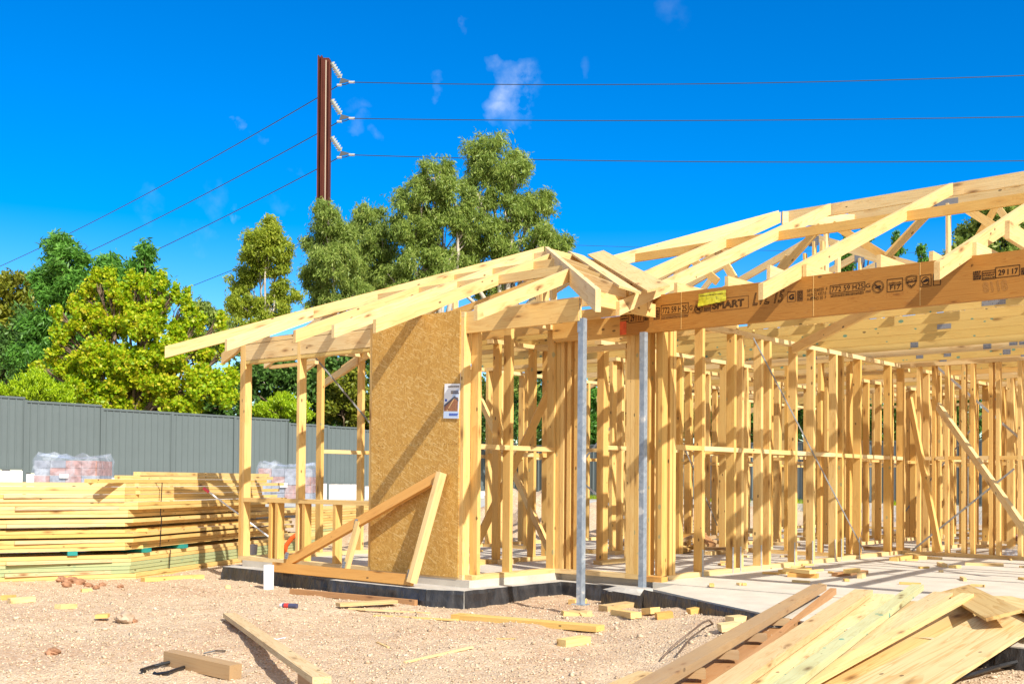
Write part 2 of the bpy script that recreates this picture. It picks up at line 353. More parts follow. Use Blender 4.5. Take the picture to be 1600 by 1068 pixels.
def dirt():
    N = NT('gravelly_earth'); t = N.n('ShaderNodeTexCoord'); g = N.n('ShaderNodeNewGeometry')
    pos = g.outputs['Position']
    big = N.n('ShaderNodeTexNoise'); big.inputs['Scale'].default_value = .55; big.inputs['Detail'].default_value = 5; N.l(pos, big.inputs['Vector'])
    mid = N.n('ShaderNodeTexNoise'); mid.inputs['Scale'].default_value = 7; mid.inputs['Detail'].default_value = 6; N.l(pos, mid.inputs['Vector'])
    v = N.n('ShaderNodeTexVoronoi'); v.inputs['Scale'].default_value = 62; N.l(pos, v.inputs['Vector'])
    v2 = N.n('ShaderNodeTexVoronoi'); v2.inputs['Scale'].default_value = 130; N.l(pos, v2.inputs['Vector'])
    c = N.ramp(big.outputs['Fac'], [(.38, (.52, .32, .19)), (.47, (.62, .46, .30)), (.66, (.68, .53, .36))])
    wide = N.n('ShaderNodeTexNoise'); wide.inputs['Scale'].default_value = 1.6; wide.inputs['Detail'].default_value = 7; wide.inputs['Roughness'].default_value = .65; N.l(pos, wide.inputs['Vector'])
    c = N.mix(N.math('MULTIPLY', N.ramp(wide.outputs['Fac'], [(.50, (0, 0, 0)), (.66, (1, 1, 1))]), .55), c, (.50, .31, .18))
    c = N.mix(.35, c, N.ramp(mid.outputs['Fac'], [(.35, (.44, .29, .185)), (.65, (.70, .55, .385))]))
    sep = N.n('ShaderNodeSeparateColor'); N.l(v.outputs['Color'], sep.inputs[0])
    c = N.mix(N.math('MULTIPLY', N.math('GREATER_THAN', sep.outputs[0], .45), .55), c, N.ramp(sep.outputs[1], [(0., (.36, .25, .18)), (.35, (.60, .45, .31)), (.8, (.72, .58, .42)), (1., (.78, .67, .54))]))
    c = N.mix(N.math('MULTIPLY', N.ramp(v.outputs['Distance'], [(.45, (0, 0, 0)), (.75, (1, 1, 1))]), .35), c, (.33, .22, .14))
    h = N.math('ADD', N.math('MULTIPLY', v.outputs['Distance'], -1.), N.math('MULTIPLY', v2.outputs['Distance'], -.4))
    N.bump(h, .75, .012); return N.set(c, .95, 0, .15)
M_DIRT = dirt()
def stone_mat(name, stops, rough=.9):
    N = NT(name); g = N.n('ShaderNodeNewGeometry'); c = N.ramp(g.outputs['Random Per Island'], stops); return N.set(c, rough, 0, .2)
M_STONE = stone_mat('gravel_stone', [(0., (.33, .23, .15)), (.2, (.52, .39, .26)), (.6, (.63, .49, .335)), (.93, (.69, .56, .40)), (1., (.76, .67, .53))])
M_CLOD = flat('red_clay', (.36, .19, .11), .95, 0, .1, .35, 9)
M_ROCK = flat('brown_rock', (.42, .31, .22), .9, 0, .2, .3, 20)
def leafmat(name, stops, transl=.45, rough=.45, nscale=.6, namp=.35, spec=.35):
    N = NT(name); g = N.n('ShaderNodeNewGeometry'); t = N.n('ShaderNodeTexCoord')
    n = N.n('ShaderNodeTexNoise'); n.inputs['Scale'].default_value = nscale; n.inputs['Detail'].default_value = 3; N.l(t.outputs['Object'], n.inputs['Vector'])
    f = N.math('ADD', N.math('MULTIPLY', g.outputs['Random Per Island'], 1-namp), N.math('MULTIPLY', n.outputs['Fac'], namp))
    c = N.ramp(f, stops); N.set(c, rough, 0, spec)
    tr = N.n('ShaderNodeBsdfTranslucent'); N.l(N.mix(.5, c, (.30, .36, .03), 'ADD') if False else c, tr.inputs['Color'])
    ms = N.n('ShaderNodeMixShader'); ms.inputs[0].default_value = transl
    N.l(N.b.outputs[0], ms.inputs[1]); N.l(tr.outputs[0], ms.inputs[2]); N.l(ms.outputs[0], N.o.inputs['Surface']); return N.m
M_EUC = leafmat('eucalypt_leaf', [(.1, (.13, .20, .035)), (.4, (.25, .36, .065)), (.75, (.38, .47, .10)), (1., (.54, .56, .18))], .42)
M_EUC2 = leafmat('golden_gum_leaf', [(.1, (.16, .24, .02)), (.5, (.36, .45, .04)), (1., (.58, .58, .07))], .45)
M_MAPLE = leafmat('golden_leaf', [(.05, (.15, .32, .008)), (.4, (.34, .52, .012)), (.68, (.60, .64, .018)), (.86, (.74, .56, .05)), (1., (.74, .38, .07))], .45, namp=.45)
M_LIME = leafmat('lime_conifer_leaf', [(.1, (.24, .40, .012)), (.6, (.44, .62, .015)), (1., (.60, .66, .03))], .35)
M_DARK = leafmat('dark_evergreen_leaf', [(.1, (.04, .10, .018)), (.6, (.10, .215, .036)), (1., (.21, .35, .07))], .25)
M_BAMB = leafmat('glossy_evergreen_leaf', [(.1, (.055, .16, .02)), (.6, (.13, .33, .04)), (1., (.24, .48, .07))], .3)
M_OLIVE = leafmat('olive_leaf', [(.1, (.11, .15, .015)), (.6, (.25, .28, .02)), (1., (.40, .36, .04))], .3)
M_BARK_PALE = flat('pale_bark', (.56, .49, .40), .8, 0, .2, .3, 3)
M_BARK = flat('brown_bark', (.17, .12, .08), .9, 0, .1, .4, 6)
M_FENCE = flat('grey_steel_sheet', (.125, .152, .152), .42, .0, .5, .04, 2)
M_FENCE_DK = flat('grey_steel_frame', (.115, .14, .14), .42, 0, .5)
def rust():
    N = NT('weathering_steel'); t = N.n('ShaderNodeTexCoord'); m = N.n('ShaderNodeMapping'); m.inputs['Scale'].default_value = (9, 9, .5); N.l(t.outputs['Object'], m.inputs['Vector'])
    n = N.n('ShaderNodeTexNoise'); n.inputs['Scale'].default_value = 1.5; n.inputs['Detail'].default_value = 6; N.l(m.outputs[0], n.inputs['Vector'])
    return N.set(N.ramp(n.outputs['Fac'], [(.3, (.055, .010, .006)), (.7, (.13, .030, .016))]), .7, .1, .3)
M_RUST = rust()
M_PORC = flat('white_porcelain', (.60, .64, .62), .15, 0, .6)
M_HARD = flat('dark_line_hardware', (.10, .11, .12), .5, .5, .5)
M_WIRE = flat('aluminium_cable', (.05, .06, .08), .5, .5, .5)
M_SILVER = flat('silver_fitting', (.62, .64, .66), .35, .6, .5)
M_PVC = flat('white_pvc', (.80, .82, .84), .35, 0, .5, .05, 12)
M_WHITE = flat('white_paper', (.82, .83, .86), .35, 0, .5)
M_INK = flat('black_ink', (.028, .018, .014), .8, 0, .1)
M_INKFADE = flat('faded_ink', (.10, .052, .028), .8, 0, .1)
M_PENCIL = flat('pencil_line', (.26, .14, .06), .8, 0, .1)
M_RED = flat('red_end_paint', (.72, .13, .04), .7, 0, .2, .2, 20)
M_YELLOW = flat('yellow_plastic_tag', (.66, .60, .03), .3, 0, .6, .12, 30)
M_BLACKSTRAP = flat('black_plastic_strap', (.012, .012, .014), .4, 0, .5)
M_BLUE = flat('blue_print', (.04, .10, .50), .4, 0, .4)
M_PALEBLUE = flat('pale_blue_print', (.52, .64, .85), .4, 0, .4)
M_ROOFPIC = flat('grey_roof_print', (.10, .10, .13), .4, 0, .4)
M_BRICKPIC = flat('brown_wall_print', (.34, .14, .06), .4, 0, .4, .3, 60)
M_PINKPAINT = flat('pink_paint', (.78, .10, .16), .5, 0, .3)
M_ORANGEHOSE = flat('orange_plastic', (.80, .12, .02), .4, 0, .5)
M_GREYPLASTIC = flat('grey_plastic', (.40, .40, .44), .5, 0, .4)
M_BRICK = flat('clay_brick_pack', (.42, .235, .20), .85, 0, .2, .35, 9)
M_BRICKG = flat('grey_brick_pack', (.30, .31, .34), .85, 0, .2, .25, 9)
M_CARD = flat('label_card', (.82, .82, .80), .6, 0, .3)
def film():
    N = NT('clear_wrap_film'); N.set((.80, .86, .95), .22, 0, .6)
    t = N.n('ShaderNodeTexCoord'); n = N.n('ShaderNodeTexNoise'); n.inputs['Scale'].default_value = 3.5; n.inputs['Detail'].default_value = 3; n.inputs['Distortion'].default_value = 1.2; N.l(t.outputs['Object'], n.inputs['Vector'])
    N.bump(n.outputs['Fac'], .6, .02)
    tr = N.n('ShaderNodeBsdfTransparent'); tr.inputs['Color'].default_value = (.93, .95, 1, 1)
    ms = N.n('ShaderNodeMixShader'); N.l(N.ramp(n.outputs['Fac'], [(.45, (.08, .08, .08)), (.72, (.35, .35, .35))]), ms.inputs[0])
    N.l(tr.outputs[0], ms.inputs[1]); N.l(N.b.outputs[0], ms.inputs[2]); N.l(ms.outputs[0], N.o.inputs['Surface']); return N.m
M_FILM = film()
# ==================================================================
# GROUND
# ==================================================================
def to_cam(X, Y): return X*ca+Y*sa, -X*sa+Y*ca      # right, forward distances from the viewer
def ground_h(X, Y, fine=True):
    X = np.asarray(X, float); Y = np.asarray(Y, float)
    r, fw = to_cam(X, Y)
    h = np.full(X.shape, -.215)
    h += -.05*np.clip((7-fw)/3, 0, 1)
    # site is cut in: it rises to the paved strip on the left (X < -17.6)
    bank = np.clip((-14.2-X)/2.6, 0, 1); bank = bank*bank*(3-2*bank)
    h = h*(1-bank) + bank*.14
    far = np.clip((-29-X)/3, 0, 1); h += far*.5
    # spoil heaps behind the house
    def heap(cx, cyy, rx, ry, hh): return hh*np.exp(-(((X-cx)/rx)**2+((Y-cyy)/ry)**2))
    hp = heap(-13.6, 12.6, .9, .8, .55)+heap(-14.4, 14.3, .8, .9, .7)+heap(-13.4, 16.0, .9, .7, .6)+heap(-15.0, 18., 1.2, 1.2, .75)+heap(-14.4, 21., 1.5, 2.2, .65)+heap(-15.2, 10.0, 1.4, 1.4, .35)
    h += hp*(.45+.7*vnoise(X*1.9, Y*1.9, 3)+.35*vnoise(X*5, Y*5, 6))
    if fine:
        near = np.clip((16-fw)/6, 0.15, 1)
        h += near*(.055*(vnoise(X*.9, Y*.9, 1)-.5)+.030*(vnoise(X*3.1, Y*3.1, 2)-.5)+.016*(vnoise(X*9, Y*9, 4)-.5)+.010*(vnoise(X*24, Y*24, 5)-.5))
    # flat under the slab
    ye = 7.42-.87*(X+4.56)
    h = h+.115*np.clip((X+6.3)/1.3, 0, 1)*np.clip(1-(ye-Y)/1.2, 0, 1)*(X < 3)
    return h
def axis(segs):
    out = []
    for a, b, st in segs: out += list(np.arange(a, b, st))
    out.append(segs[-1][1]); return np.array(out)
gx = axis([(-900, -200, 50), (-200, -60, 10), (-60, -30, 2), (-30, -18, .3), (-18, -13, .12), (-13, .2, .045), (.2, 6, .3), (6, 60, 3), (60, 900, 60)])
gy = axis([(-300, -20, 20), (-20, 1, 1.), (1, 9.2, .045), (9.2, 24, .14), (24, 30, .3), (30, 60, 1.5), (60, 200, 10), (200, 1400, 60)])
GX, GY = np.meshgrid(gx, gy); GZ = ground_h(GX, GY)
V = np.stack([GX.ravel(), GY.ravel(), GZ.ravel()], 1); nx, ny = len(gx), len(gy)
I0 = (np.arange(ny-1)[:, None]*nx+np.arange(nx-1)[None]).ravel(); Q = np.stack([I0, I0+1, I0+nx+1, I0+nx], 1)
gm = fast_mesh('ground', V, Q, M_DIRT); gm.polygons.foreach_set('use_smooth', np.ones(len(gm.polygons), bool))
go = bpy.data.objects.new('ground', gm); col.objects.link(go); put(go, Matrix.Identity(4)); tag(go, 'pale pinkish brown gravelly earth of the building site', 'ground', kind='structure')

# paved strip in front of the grey fence
mb = MB(); mb.box(-27.35, -17.6, -6, 30.1, .05, .255); mb.build('paving', M_ROAD); tag(bpy.data.objects['paving'], 'pale concrete paving strip in front of the grey fence', 'paving', kind='structure')
mb = MB(); mb.box(-17.6, -17.45, -6, 30.1, .0, .24); o = mb.build('paving_edge', flat('kerb_shadow_tone', (.045, .045, .05), .7)); tag(o, 'kerb along the concrete paving strip with its shadow painted dark', 'kerb', kind='structure')  # kerb face coloured near black to stand in for its shadow

def stones(name, n, smin, smax, region, mat, label, cat, flatten=.7, seed=1, power=2.5):
    g = np.random.default_rng(seed)
    base = np.array([(1, 0, 0), (-1, 0, 0), (0, 1, 0), (0, -1, 0), (0, 0, 1), (0, 0, -1), ], float)
    F8 = np.array([(0, 2, 4), (2, 1, 4), (1, 3, 4), (3, 0, 4), (2, 0, 5), (1, 2, 5), (3, 1, 5), (0, 3, 5)])
    # cube with pushed corners reads more like a chip of stone
    cb = np.array([(-1, -1, -1), (1, -1, -1), (1, 1, -1), (-1, 1, -1), (-1, -1, 1), (1, -1, 1), (1, 1, 1), (-1, 1, 1)], float)*.62
    cf = np.array(BF)
    fw = region[0]+(region[1]-region[0])*g.random(n)**.8; r = (g.random(n)-.5)*1.08*fw*.93
    X = r*ca-fw*sa; Y = r*sa+fw*ca
    keep = ~in_slab(X, Y, .02); X, Y = X[keep], Y[keep]; m = len(X)
    dens = vnoise(X*1.3, Y*1.3, 9); k2 = g.random(m) < .35+dens; X, Y = X[k2], Y[k2]; m = len(X)
    s = smin+(smax-smin)*g.random(m)**power
    Z = ground_h(X, Y)
    R = g.normal(size=(m, 3, 3)); q, _ = np.linalg.qr(R)
    pts = cb[None]*(1+.35*g.normal(size=(m, 8, 3)))*np.array([1, .8, .62])
    pts = np.einsum('mij,mkj->mki', q, pts)*s[:, None, None]; pts[:, :, 2] *= flatten
    pts += np.stack([X, Y, Z+s*.2], 1)[:, None]
    Vv = pts.reshape(-1, 3); Qq = (cf[None]+8*np.arange(m)[:, None, None]).reshape(-1, 4)
    me = fast_mesh(name, Vv, Qq, mat); o = bpy.data.objects.new(name, me); col.objects.link(o); put(o, Matrix.Identity(4))
    tag(o, label, cat, kind='stuff')
# slab outline (house axes): porch recess between X -6.95 and -5.67
SLAB = [(-10.42, 7.302), (-6.93, 7.302), (-6.93, 8.62), (-5.674, 8.62), (-5.674, 8.39), (2.2, 8.39), (2.2, 23), (-10.42, 23)]
LEDGE = [(-10.62, 7.36), (-10.52, 7.12), (-8.45, 7.13), (-8.45, 6.93), (-7.12, 6.95), (-6.80, 7.10), (-6.78, 8.44), (-6.05, 8.44), (-6.02, 8.10), (-5.4, 7.86), (-4.6, 7.42), (-3.7, 6.92), (-3.0, 6.6), (2.3, 6.6), (2.4, 23.2), (-10.62, 23.2)]
def in_slab(X, Y, pad=0):
    x = np.asarray(X); y = np.asarray(Y); ins = np.zeros(x.shape, bool); n = len(LEDGE); j = n-1
    for i in range(n):
        xi, yi = LEDGE[i]; xj, yj = LEDGE[j]
        cnd = ((yi > y) != (yj > y)) & (x < (xj-xi)*(y-yi)/((yj-yi) if yj != yi else 1e-9)+xi)
        ins ^= cnd; j = i
    return ins
stones('gravel', 80000, .004, .013, (5.6, 15), M_STONE, 'small pale stones scattered over the bare earth', 'gravel', seed=3)
stones('coarse_gravel', 1500, .012, .028, (5.7, 14), M_STONE, 'larger stones and clods lying on the bare earth', 'gravel', seed=4, power=3)

# ==================================================================
# SLAB
# ==================================================================
# slab: top sheet of the floor, step down to the brick ledge, black plastic round the edge
o = MB().prism(SLAB, -.30, 0.).build('concrete_slab', M_SLAB)
tag(o, 'pale concrete floor slab under the timber frame', 'slab', kind='structure')
slab = o
# right part of the floor reaches further out in front of the beam
o2 = MB().prism([(-5.45, 8.387), (-5.36, 7.93), (-4.56, 7.45), (-3.67, 6.95), (-2.98, 6.63), (2.2, 6.63), (2.2, 8.387)], -.30, -.008).build('slab_apron', M_SLAB, slab)
lv = MB(); n = len(LEDGE)
lv.prism(LEDGE, -.32, -.068); led = lv.build('brick_ledge', M_SLAB_EDGE, slab)
# plastic skirt with folds: strips standing just outside the ledge edge
sk = MB(); vv = []; 
def skirt(poly):
    m = MB()
    for i in range(len(poly)-1):
        a = Vector((*poly[i], 0)); b = Vector((*poly[i+1], 0)); L = (b-a).length; nn = max(2, int(L/.06)); d = (b-a)/nn
        nrm = Vector((d.y, -d.x, 0)).normalized(); 
        prev = None
        for k in range(nn+1):
            p = a+d*k; w1 = .010+.004*math.sin(k*.7+i)+.003*random.random(); w2 = .016+.009*math.sin(k*.43+i*2)+.005*random.random()
            t = (-.072 if p.x < -5.45 else -.012)-.004*random.random(); row = [p+nrm*.004+Vector((0, 0, t+.004)), p+nrm*w1+Vector((0, 0, t-.03)), p+nrm*w2+Vector((0, 0, -.17)), p+nrm*(w2+.015)+Vector((0, 0, -.30))]
            if prev:
                m.add(prev+row, [(0, 1, 5, 4), (1, 2, 6, 5), (2, 3, 7, 6)])
            prev = row
    return m
skirt(LEDGE[:14]).build('plastic_membrane', M_MEMB, slab)
# rough concrete pier blob under the second post
mb = MB(); c0 = (-5.74, 8.18)
ring = [(c0[0]+.33*math.cos(t)*(1+.15*math.sin(3*t)), c0[1]+.17*math.sin(t)*(1+.1*math.cos(5*t))) for t in np.linspace(0, 2*math.pi, 13)[:-1]]
v = [(x, y, -.075) for x, y in ring]+[(c0[0]+(x-c0[0])*.62, c0[1]+(y-c0[1])*.62, -.045+.008*random.random()) for x, y in ring]
mb.add(v, [(i, (i+1) % 12, 12+(i+1) % 12, 12+i) for i in range(12)]+[tuple(range(12, 24))]); mb.build('mortar_pad', M_SLAB_EDGE, slab)

# ==================================================================
# THE TIMBER HOUSE FRAME
# ==================================================================
house = empty('timber_house_frame', (-7.5, 8.6, 0), 'unfinished pine house frame with bare wall studs and open roof trusses on concrete slab', 'house frame')
Y1, X2, ZT = 7.302, -5.674, 2.45
T, D9 = .045, .09
def wallframe(ax, const, a0, a1, at, side=1, nog=(1.22,), nogspan=None, z1=ZT, double=(), mat=M_PINE, top2=False, gaps=(), plate=True, brace=None, nogstep=.0):
    """ax 'X': runs along X, near face Y=const, thickness to +Y. ax 'Y': runs along Y, near (+X) face X=const, thickness to -X.
    at: positions of the studs' starting edges. gaps: openings (no bottom plate, no noggings)."""
    def pt(u, t, z): return (u, const+t, z) if ax == 'X' else (const-t, u, z)
    half = D9/2
    m = MB(); L = a1-a0
    base = Matrix.Translation(Vector(pt(a0, half, 0))) @ (Matrix.Identity(4) if ax == 'X' else Matrix.Rotation(math.pi/2, 4, 'Z'))
    # plates in the local frame, grain along x
    segs = []; u = 0
    for g0, g1 in sorted(gaps): segs.append((u, g0-a0)); u = g1-a0
    segs.append((u, L))
    m.box(0, L, -half, half, z1-T, z1)
    wf = m.build('wall_frame', M_PALE if mat is M_PINE else mat, house, base)
    for s0, s1 in segs:
        if plate and s1-s0 > .02: board('bottom_plate', pt(a0+s0, half, T/2), pt(a0+s1, half, T/2), D9, T, M_PALE, wf)
    sty = []
    for u in at:
        a = pt(u+T/2, half, T+.001); b = pt(u+T/2, half, z1-T-.001-(T if top2 else 0))
        board('stud', a, b, T if ax == 'Y' else D9, D9 if ax == 'Y' else T, M_MARK if random.random() < .3 else mat, wf, upv=(1, 0, 0)); sty.append(u)
    sty = sorted(sty)
    for nz_ in nog:
        for i in range(len(sty)-1):
            s0, s1 = sty[i]+T, sty[i+1]
            if s1-s0 < .10 or s1-s0 > 1.3: continue
            if any(g0-.02 < (s0+s1)/2 < g1+.02 for g0, g1 in gaps): continue
            if nogspan and not (nogspan[0] <= (s0+s1)/2 <= nogspan[1]): continue
            dz = nogstep*(1 if i % 2 else -1)
            board('nogging', pt(s0+.001, half, nz_+dz), pt(s1-.001, half, nz_+dz), D9-.004, T, M_PALE if random.random() < .6 else mat, wf)
    if brace:
        (u0, z0), (u1, zz1) = brace
        a = pt(u0, -.004, z0); b = pt(u1, -.004, zz1)
        MB().bar(a, b, .022, .003 , upv=((0, 1, 0) if ax == 'X' else (1, 0, 0))).build('steel_brace', M_BRACE, wf)
    return wf
def uX(px, Y): return P(px, 700, Y=Y).x
def uY(px, X): return P(px, 700, X=X).y

# --- front-left wall with the low window opening
x_l = uX(374, Y1); xs = [x_l, x_l+.05, uX(463, Y1), uX(716, Y1)+.004, uX(730, Y1)]
fw1 = wallframe('X', Y1, x_l, -7.02, [x_l, x_l+.05, uX(463, Y1), -8.315, -7.066], nog=())
xa = uX(393, Y1); xe = -8.318
board('window_sill', (x_l+.092, Y1+D9/2, .672), (xe, Y1+D9/2, .672), D9+.006, T, M_PINE, fw1)
for px in (421, 431, 473, 521): 
    u = uX(px, Y1); board('stud', (u+T/2, Y1+D9/2, T+.001), (u+T/2, Y1+D9/2, .650), D9, T, M_PINE, fw1, upv=(1, 0, 0))
# deep timber lintel above the opening
board('lintel', (x_l+.0, Y1+.022, 2.312), (-8.27, Y1+.022, 2.312), .042, .175, M_PALE, fw1)
board('lintel', (x_l+.0, Y1-.002+D9-.02, 2.312), (-8.27, Y1-.002+D9-.02, 2.312), .036, .175, M_PINE, fw1)
board('lintel_plate', (x_l+.09, Y1+D9/2, 2.203), (-8.32, Y1+D9/2, 2.203), D9-.006, .035, M_TREAT, fw1)
# strand board sheet
osb_o = mesh_obj('strand_board_sheet', boxv(-8.270, -7.066, Y1-.012, Y1-.001, .02, 2.47), BF, M_OSB, None, house)
nm = MB()
for zz in np.arange(.08, 2.4, .055): nm.box(-8.16, -8.154, Y1-.014, Y1-.0125, zz, zz+.006)
for xx in np.arange(-8.15, -7.1, .05): nm.box(xx, xx+.006, Y1-.014, Y1-.0125, 1.238, 1.243)
nm.build('nail_line', M_INKFADE, osb_o)
# printed mark low on the sheet
# --- recess (porch) side wall and back wall
wf2 = wallframe('Y', -6.93, Y1+.03, 8.62, [Y1+.095, uY(797, -6.93), 8.50, 8.575], side=1, nog=(1.22,))
wf3 = wallframe('X', 8.53, -6.93, X2-.002, [-6.925, -6.875, -6.79, -6.70, -6.075, -6.028, -5.98, -5.86, -5.72], nog=(1.22,), gaps=[(-6.64, -6.08)])
wf3p = board('bottom_plate', (-6.93, 8.53+D9/2, T/2+.002), (X2, 8.53+D9/2, T/2+.002), D9-.003, T, M_PALE, house)
board('lintel', (-6.93, 8.49, 2.37), (-6.06, 8.49, 2.37), .045, .19, M_PINE, wf3)
board('head_board', (-6.64, 8.53+D9/2, 2.19), (-6.09, 8.53+D9/2, 2.19), D9, T, M_PALE, wf3)
# --- long wall receding on the right side of the porch
Bp = [uY(px, X2) for px in (1041, 1052, 1097, 1147, 1159, 1189, 1202, 1243, 1271, 1306, 1316, 1344, 1391, 1411)]
wfB = wallframe('Y', X2, 8.545, 14.15, [8.56]+Bp[1:]+[8.66], nog=(1.235,), brace=((8.9+1.3, 2.4), (12.9, .1)))
board('corner_block', (-5.80, 8.47, .022), (-5.60, 8.47, .022), .10, .05, M_ORANGE, wfB)
# galvanised straps at stud feet
for px in (1100, 1147, 1159, 1191, 1243, 1271, 1306, 1316, 1344):
    u = uY(px, X2); MB().box(X2+.001, X2+.004, u-.026, u-.002, -.01, .26).build('strap', M_STRAP_METAL, wfB)
# --- wall turning back to the right
YD = 14.06
Dp = [uX(px, YD) for px in (1432, 1456, 1476, 1502, 1516, 1545, 1556, 1590, 1625, 1665)]
wfD = wallframe('X', YD, X2+.003, -1.2, Dp, nog=(1.235,), brace=((uX(1585, YD), 1.1), (uX(1425, YD), .05)))
# --- interior walls seen through
def rng(a, b, st, jit=.05, dbl=.25):
    out = []; u = a
    while u < b-.05:
        out.append(u); 
        if random.random() < dbl and u+.05 < b: out.append(u+.046)
        u += st+random.uniform(-jit, jit)
    out.append(b-T); return out
wL = wallframe('Y', -10.33, Y1+.092, 21.5, [8.32, 8.95, 9.65, 10.2, 10.9]+rng(11.5, 21.5, .5), gaps=[], nog=(1.235,), nogspan=(8.3, 22), brace=((8.2, 2.35), (9.9, .9)))
wI1 = wallframe('X', 11.15, -10.32, -8.10, [-10.3, -9.6, -8.95, -8.2], nog=(1.3,), gaps=[(-9.55, -8.98)])
wI2 = wallframe('Y', -8.12, 11.25, 17.6, rng(11.3, 17.6, .52), nog=(1.3,), brace=((12.0, 2.3), (13.6, .3)))
wI3 = wallframe('Y', -8.12, 8.9, 9.9, [9.0, 9.6, 9.85], nog=(1.2,), plate=True)
wI4 = wallframe('X', 17.7, -10.3, -3.0, rng(-10.2, -3.0, .5), nog=(1.25,), brace=((-7.2, .3), (-5.6, 2.3)))
wI5 = wallframe('Y', -5.674, 14.9, 21.4, rng(15., 21.4, .48), nog=(1.25,))
wI6 = wallframe('Y', -3.9, 14.2, 21.0, rng(14.8, 21.0, .48), nog=(1.25,), gaps=[(16.2, 17.1)])
wI7 = wallframe('X', 21.5, -10.3, -1.0, rng(-10.2, -1.0, .48), nog=(1.25,))
wI8 = wallframe('X', 14.6, -8.1, -5.8, rng(-8.0, -5.9, .48), nog=(1.25,), gaps=[(-7.4, -6.6)])
wI9 = wallframe('X', 19.6, -8.1, -1.5, rng(-8.0, -1.5, .48), nog=(1.25,))
wI10 = wallframe('Y', -2.2, 14.2, 20.0, rng(14.7, 20.0, .48), nog=(1.25,))
wI11 = wallframe('Y', -6.9, 15.3, 19.5, rng(15.4, 19.5, .48), nog=(1.25,))
wI12 = wallframe('Y', -7.25, 9.7, 13.6, rng(9.75, 13.6, .5), nog=(1.28,), gaps=[(11.2, 12.0)])
wI13 = wallframe('X', 12.9, -7.2, -5.78, rng(-7.15, -5.85, .42), nog=(1.28,))
wI14 = wallframe('Y', -9.3, 13.4, 17.6, rng(13.5, 17.6, .5), nog=(1.2,))
wI15 = wallframe('X', 16.3, -5.6, -2.3, rng(-5.55, -2.4, .48), nog=(1.2,), gaps=[(-4.9, -4.3)])
wI16 = wallframe('Y', -4.75, 16.4, 21.0, rng(16.5, 21.0, .5), nog=(1.3,))
wI17 = wallframe('Y', -7.6, 17.8, 21.4, rng(17.9, 21.4, .5), nog=(1.3,))
# temporary timber braces
def brace(p0, p1, w=.035, h=.09, mat=M_PINE, upv=(0, 0, 1)): return board('diagonal_brace', p0, p1, w, h, mat, house, upv)
brace(P(738, 862, Y=8.9), P(858, 612, Y=9.6)); brace(P(744, 610, Y=10.2), P(868, 880, Y=9.4))
brace(P(505, 600, Y=9.3), P(576, 552, Y=8.9), mat=M_PINE)
brace(P(1466, 634, Y=13.0), P(1612, 842, Y=11.2), mat=M_PALE, w=.04, h=.09)
brace(P(1421, 622, Y=13.9), P(1468, 862, Y=13.6), mat=M_PINE)
brace(P(1240, 545, Y=10.2), P(1420, 455, Y=9.0), mat=M_PINE)
for a, b, yy in (((892, 742), (968, 650), 12.5), ((892, 738), (992, 822), 12.5), ((1456, 566), (1600, 690), 15.)):
    MB().bar(P(*a, Y=yy), P(*b, Y=yy+.02), .03, .004, upv=(0, 1, 0)).build('steel_brace', M_STRAP_METAL, house)

# --- porch beams, posts and the long laminated beam
board('porch_beam', (-7.02, Y1+.045, 2.352), (-5.716, Y1+.045, 2.352), .042, .19, M_PINE, house)
board('porch_beam', (-5.66, Y1+.06, 2.455), (-5.66, 8.36, 2.455), .042, .12, M_PINE, house)
def post(px, py, Y, ztop, zb, top=False):
    p = P(px, py, Y=Y); w = .0265
    m = MB(); m.box(p.x-w, p.x+w, p.y-w, p.y+w, zb+.008, ztop)
    b = m.build('steel_post', M_GALV, house)
    MB().box(p.x-.06, p.x+.06, p.y-.05, p.y+.05, zb, zb+.008).build('base_plate', M_GALV, b)
    if top: MB().box(p.x-w-.004, p.x-w+.022, p.y-w-.004, p.y-w-.0005, ztop-.12, ztop+.17).build('top_bracket', M_GALV, b)
    return p
pA = post(907.3, 940, 7.37, 2.28, -.125, True)
pB = post(1003.5, 917, 8.30, 2.262, -.052)
YB = 8.386; XBL = -6.054
beam = board('laminated_beam', (XBL, YB+.029, 2.435), (1.6, YB+.029, 2.435), .058, .335, M_LVL, house)
mesh_obj('painted_end', boxv(XBL+.001, XBL+.075, YB-.0022, YB-.0005, 2.272, 2.395), BF, M_RED, None, beam)
for dz, px in ((0, 1063), (0, 1270), (0, 1437)):
    x = uX(px, YB); MB().box(x, x+.004, YB-.0018, YB-.0004, 2.27, 2.60).build('veneer_joint', M_PINE, beam)

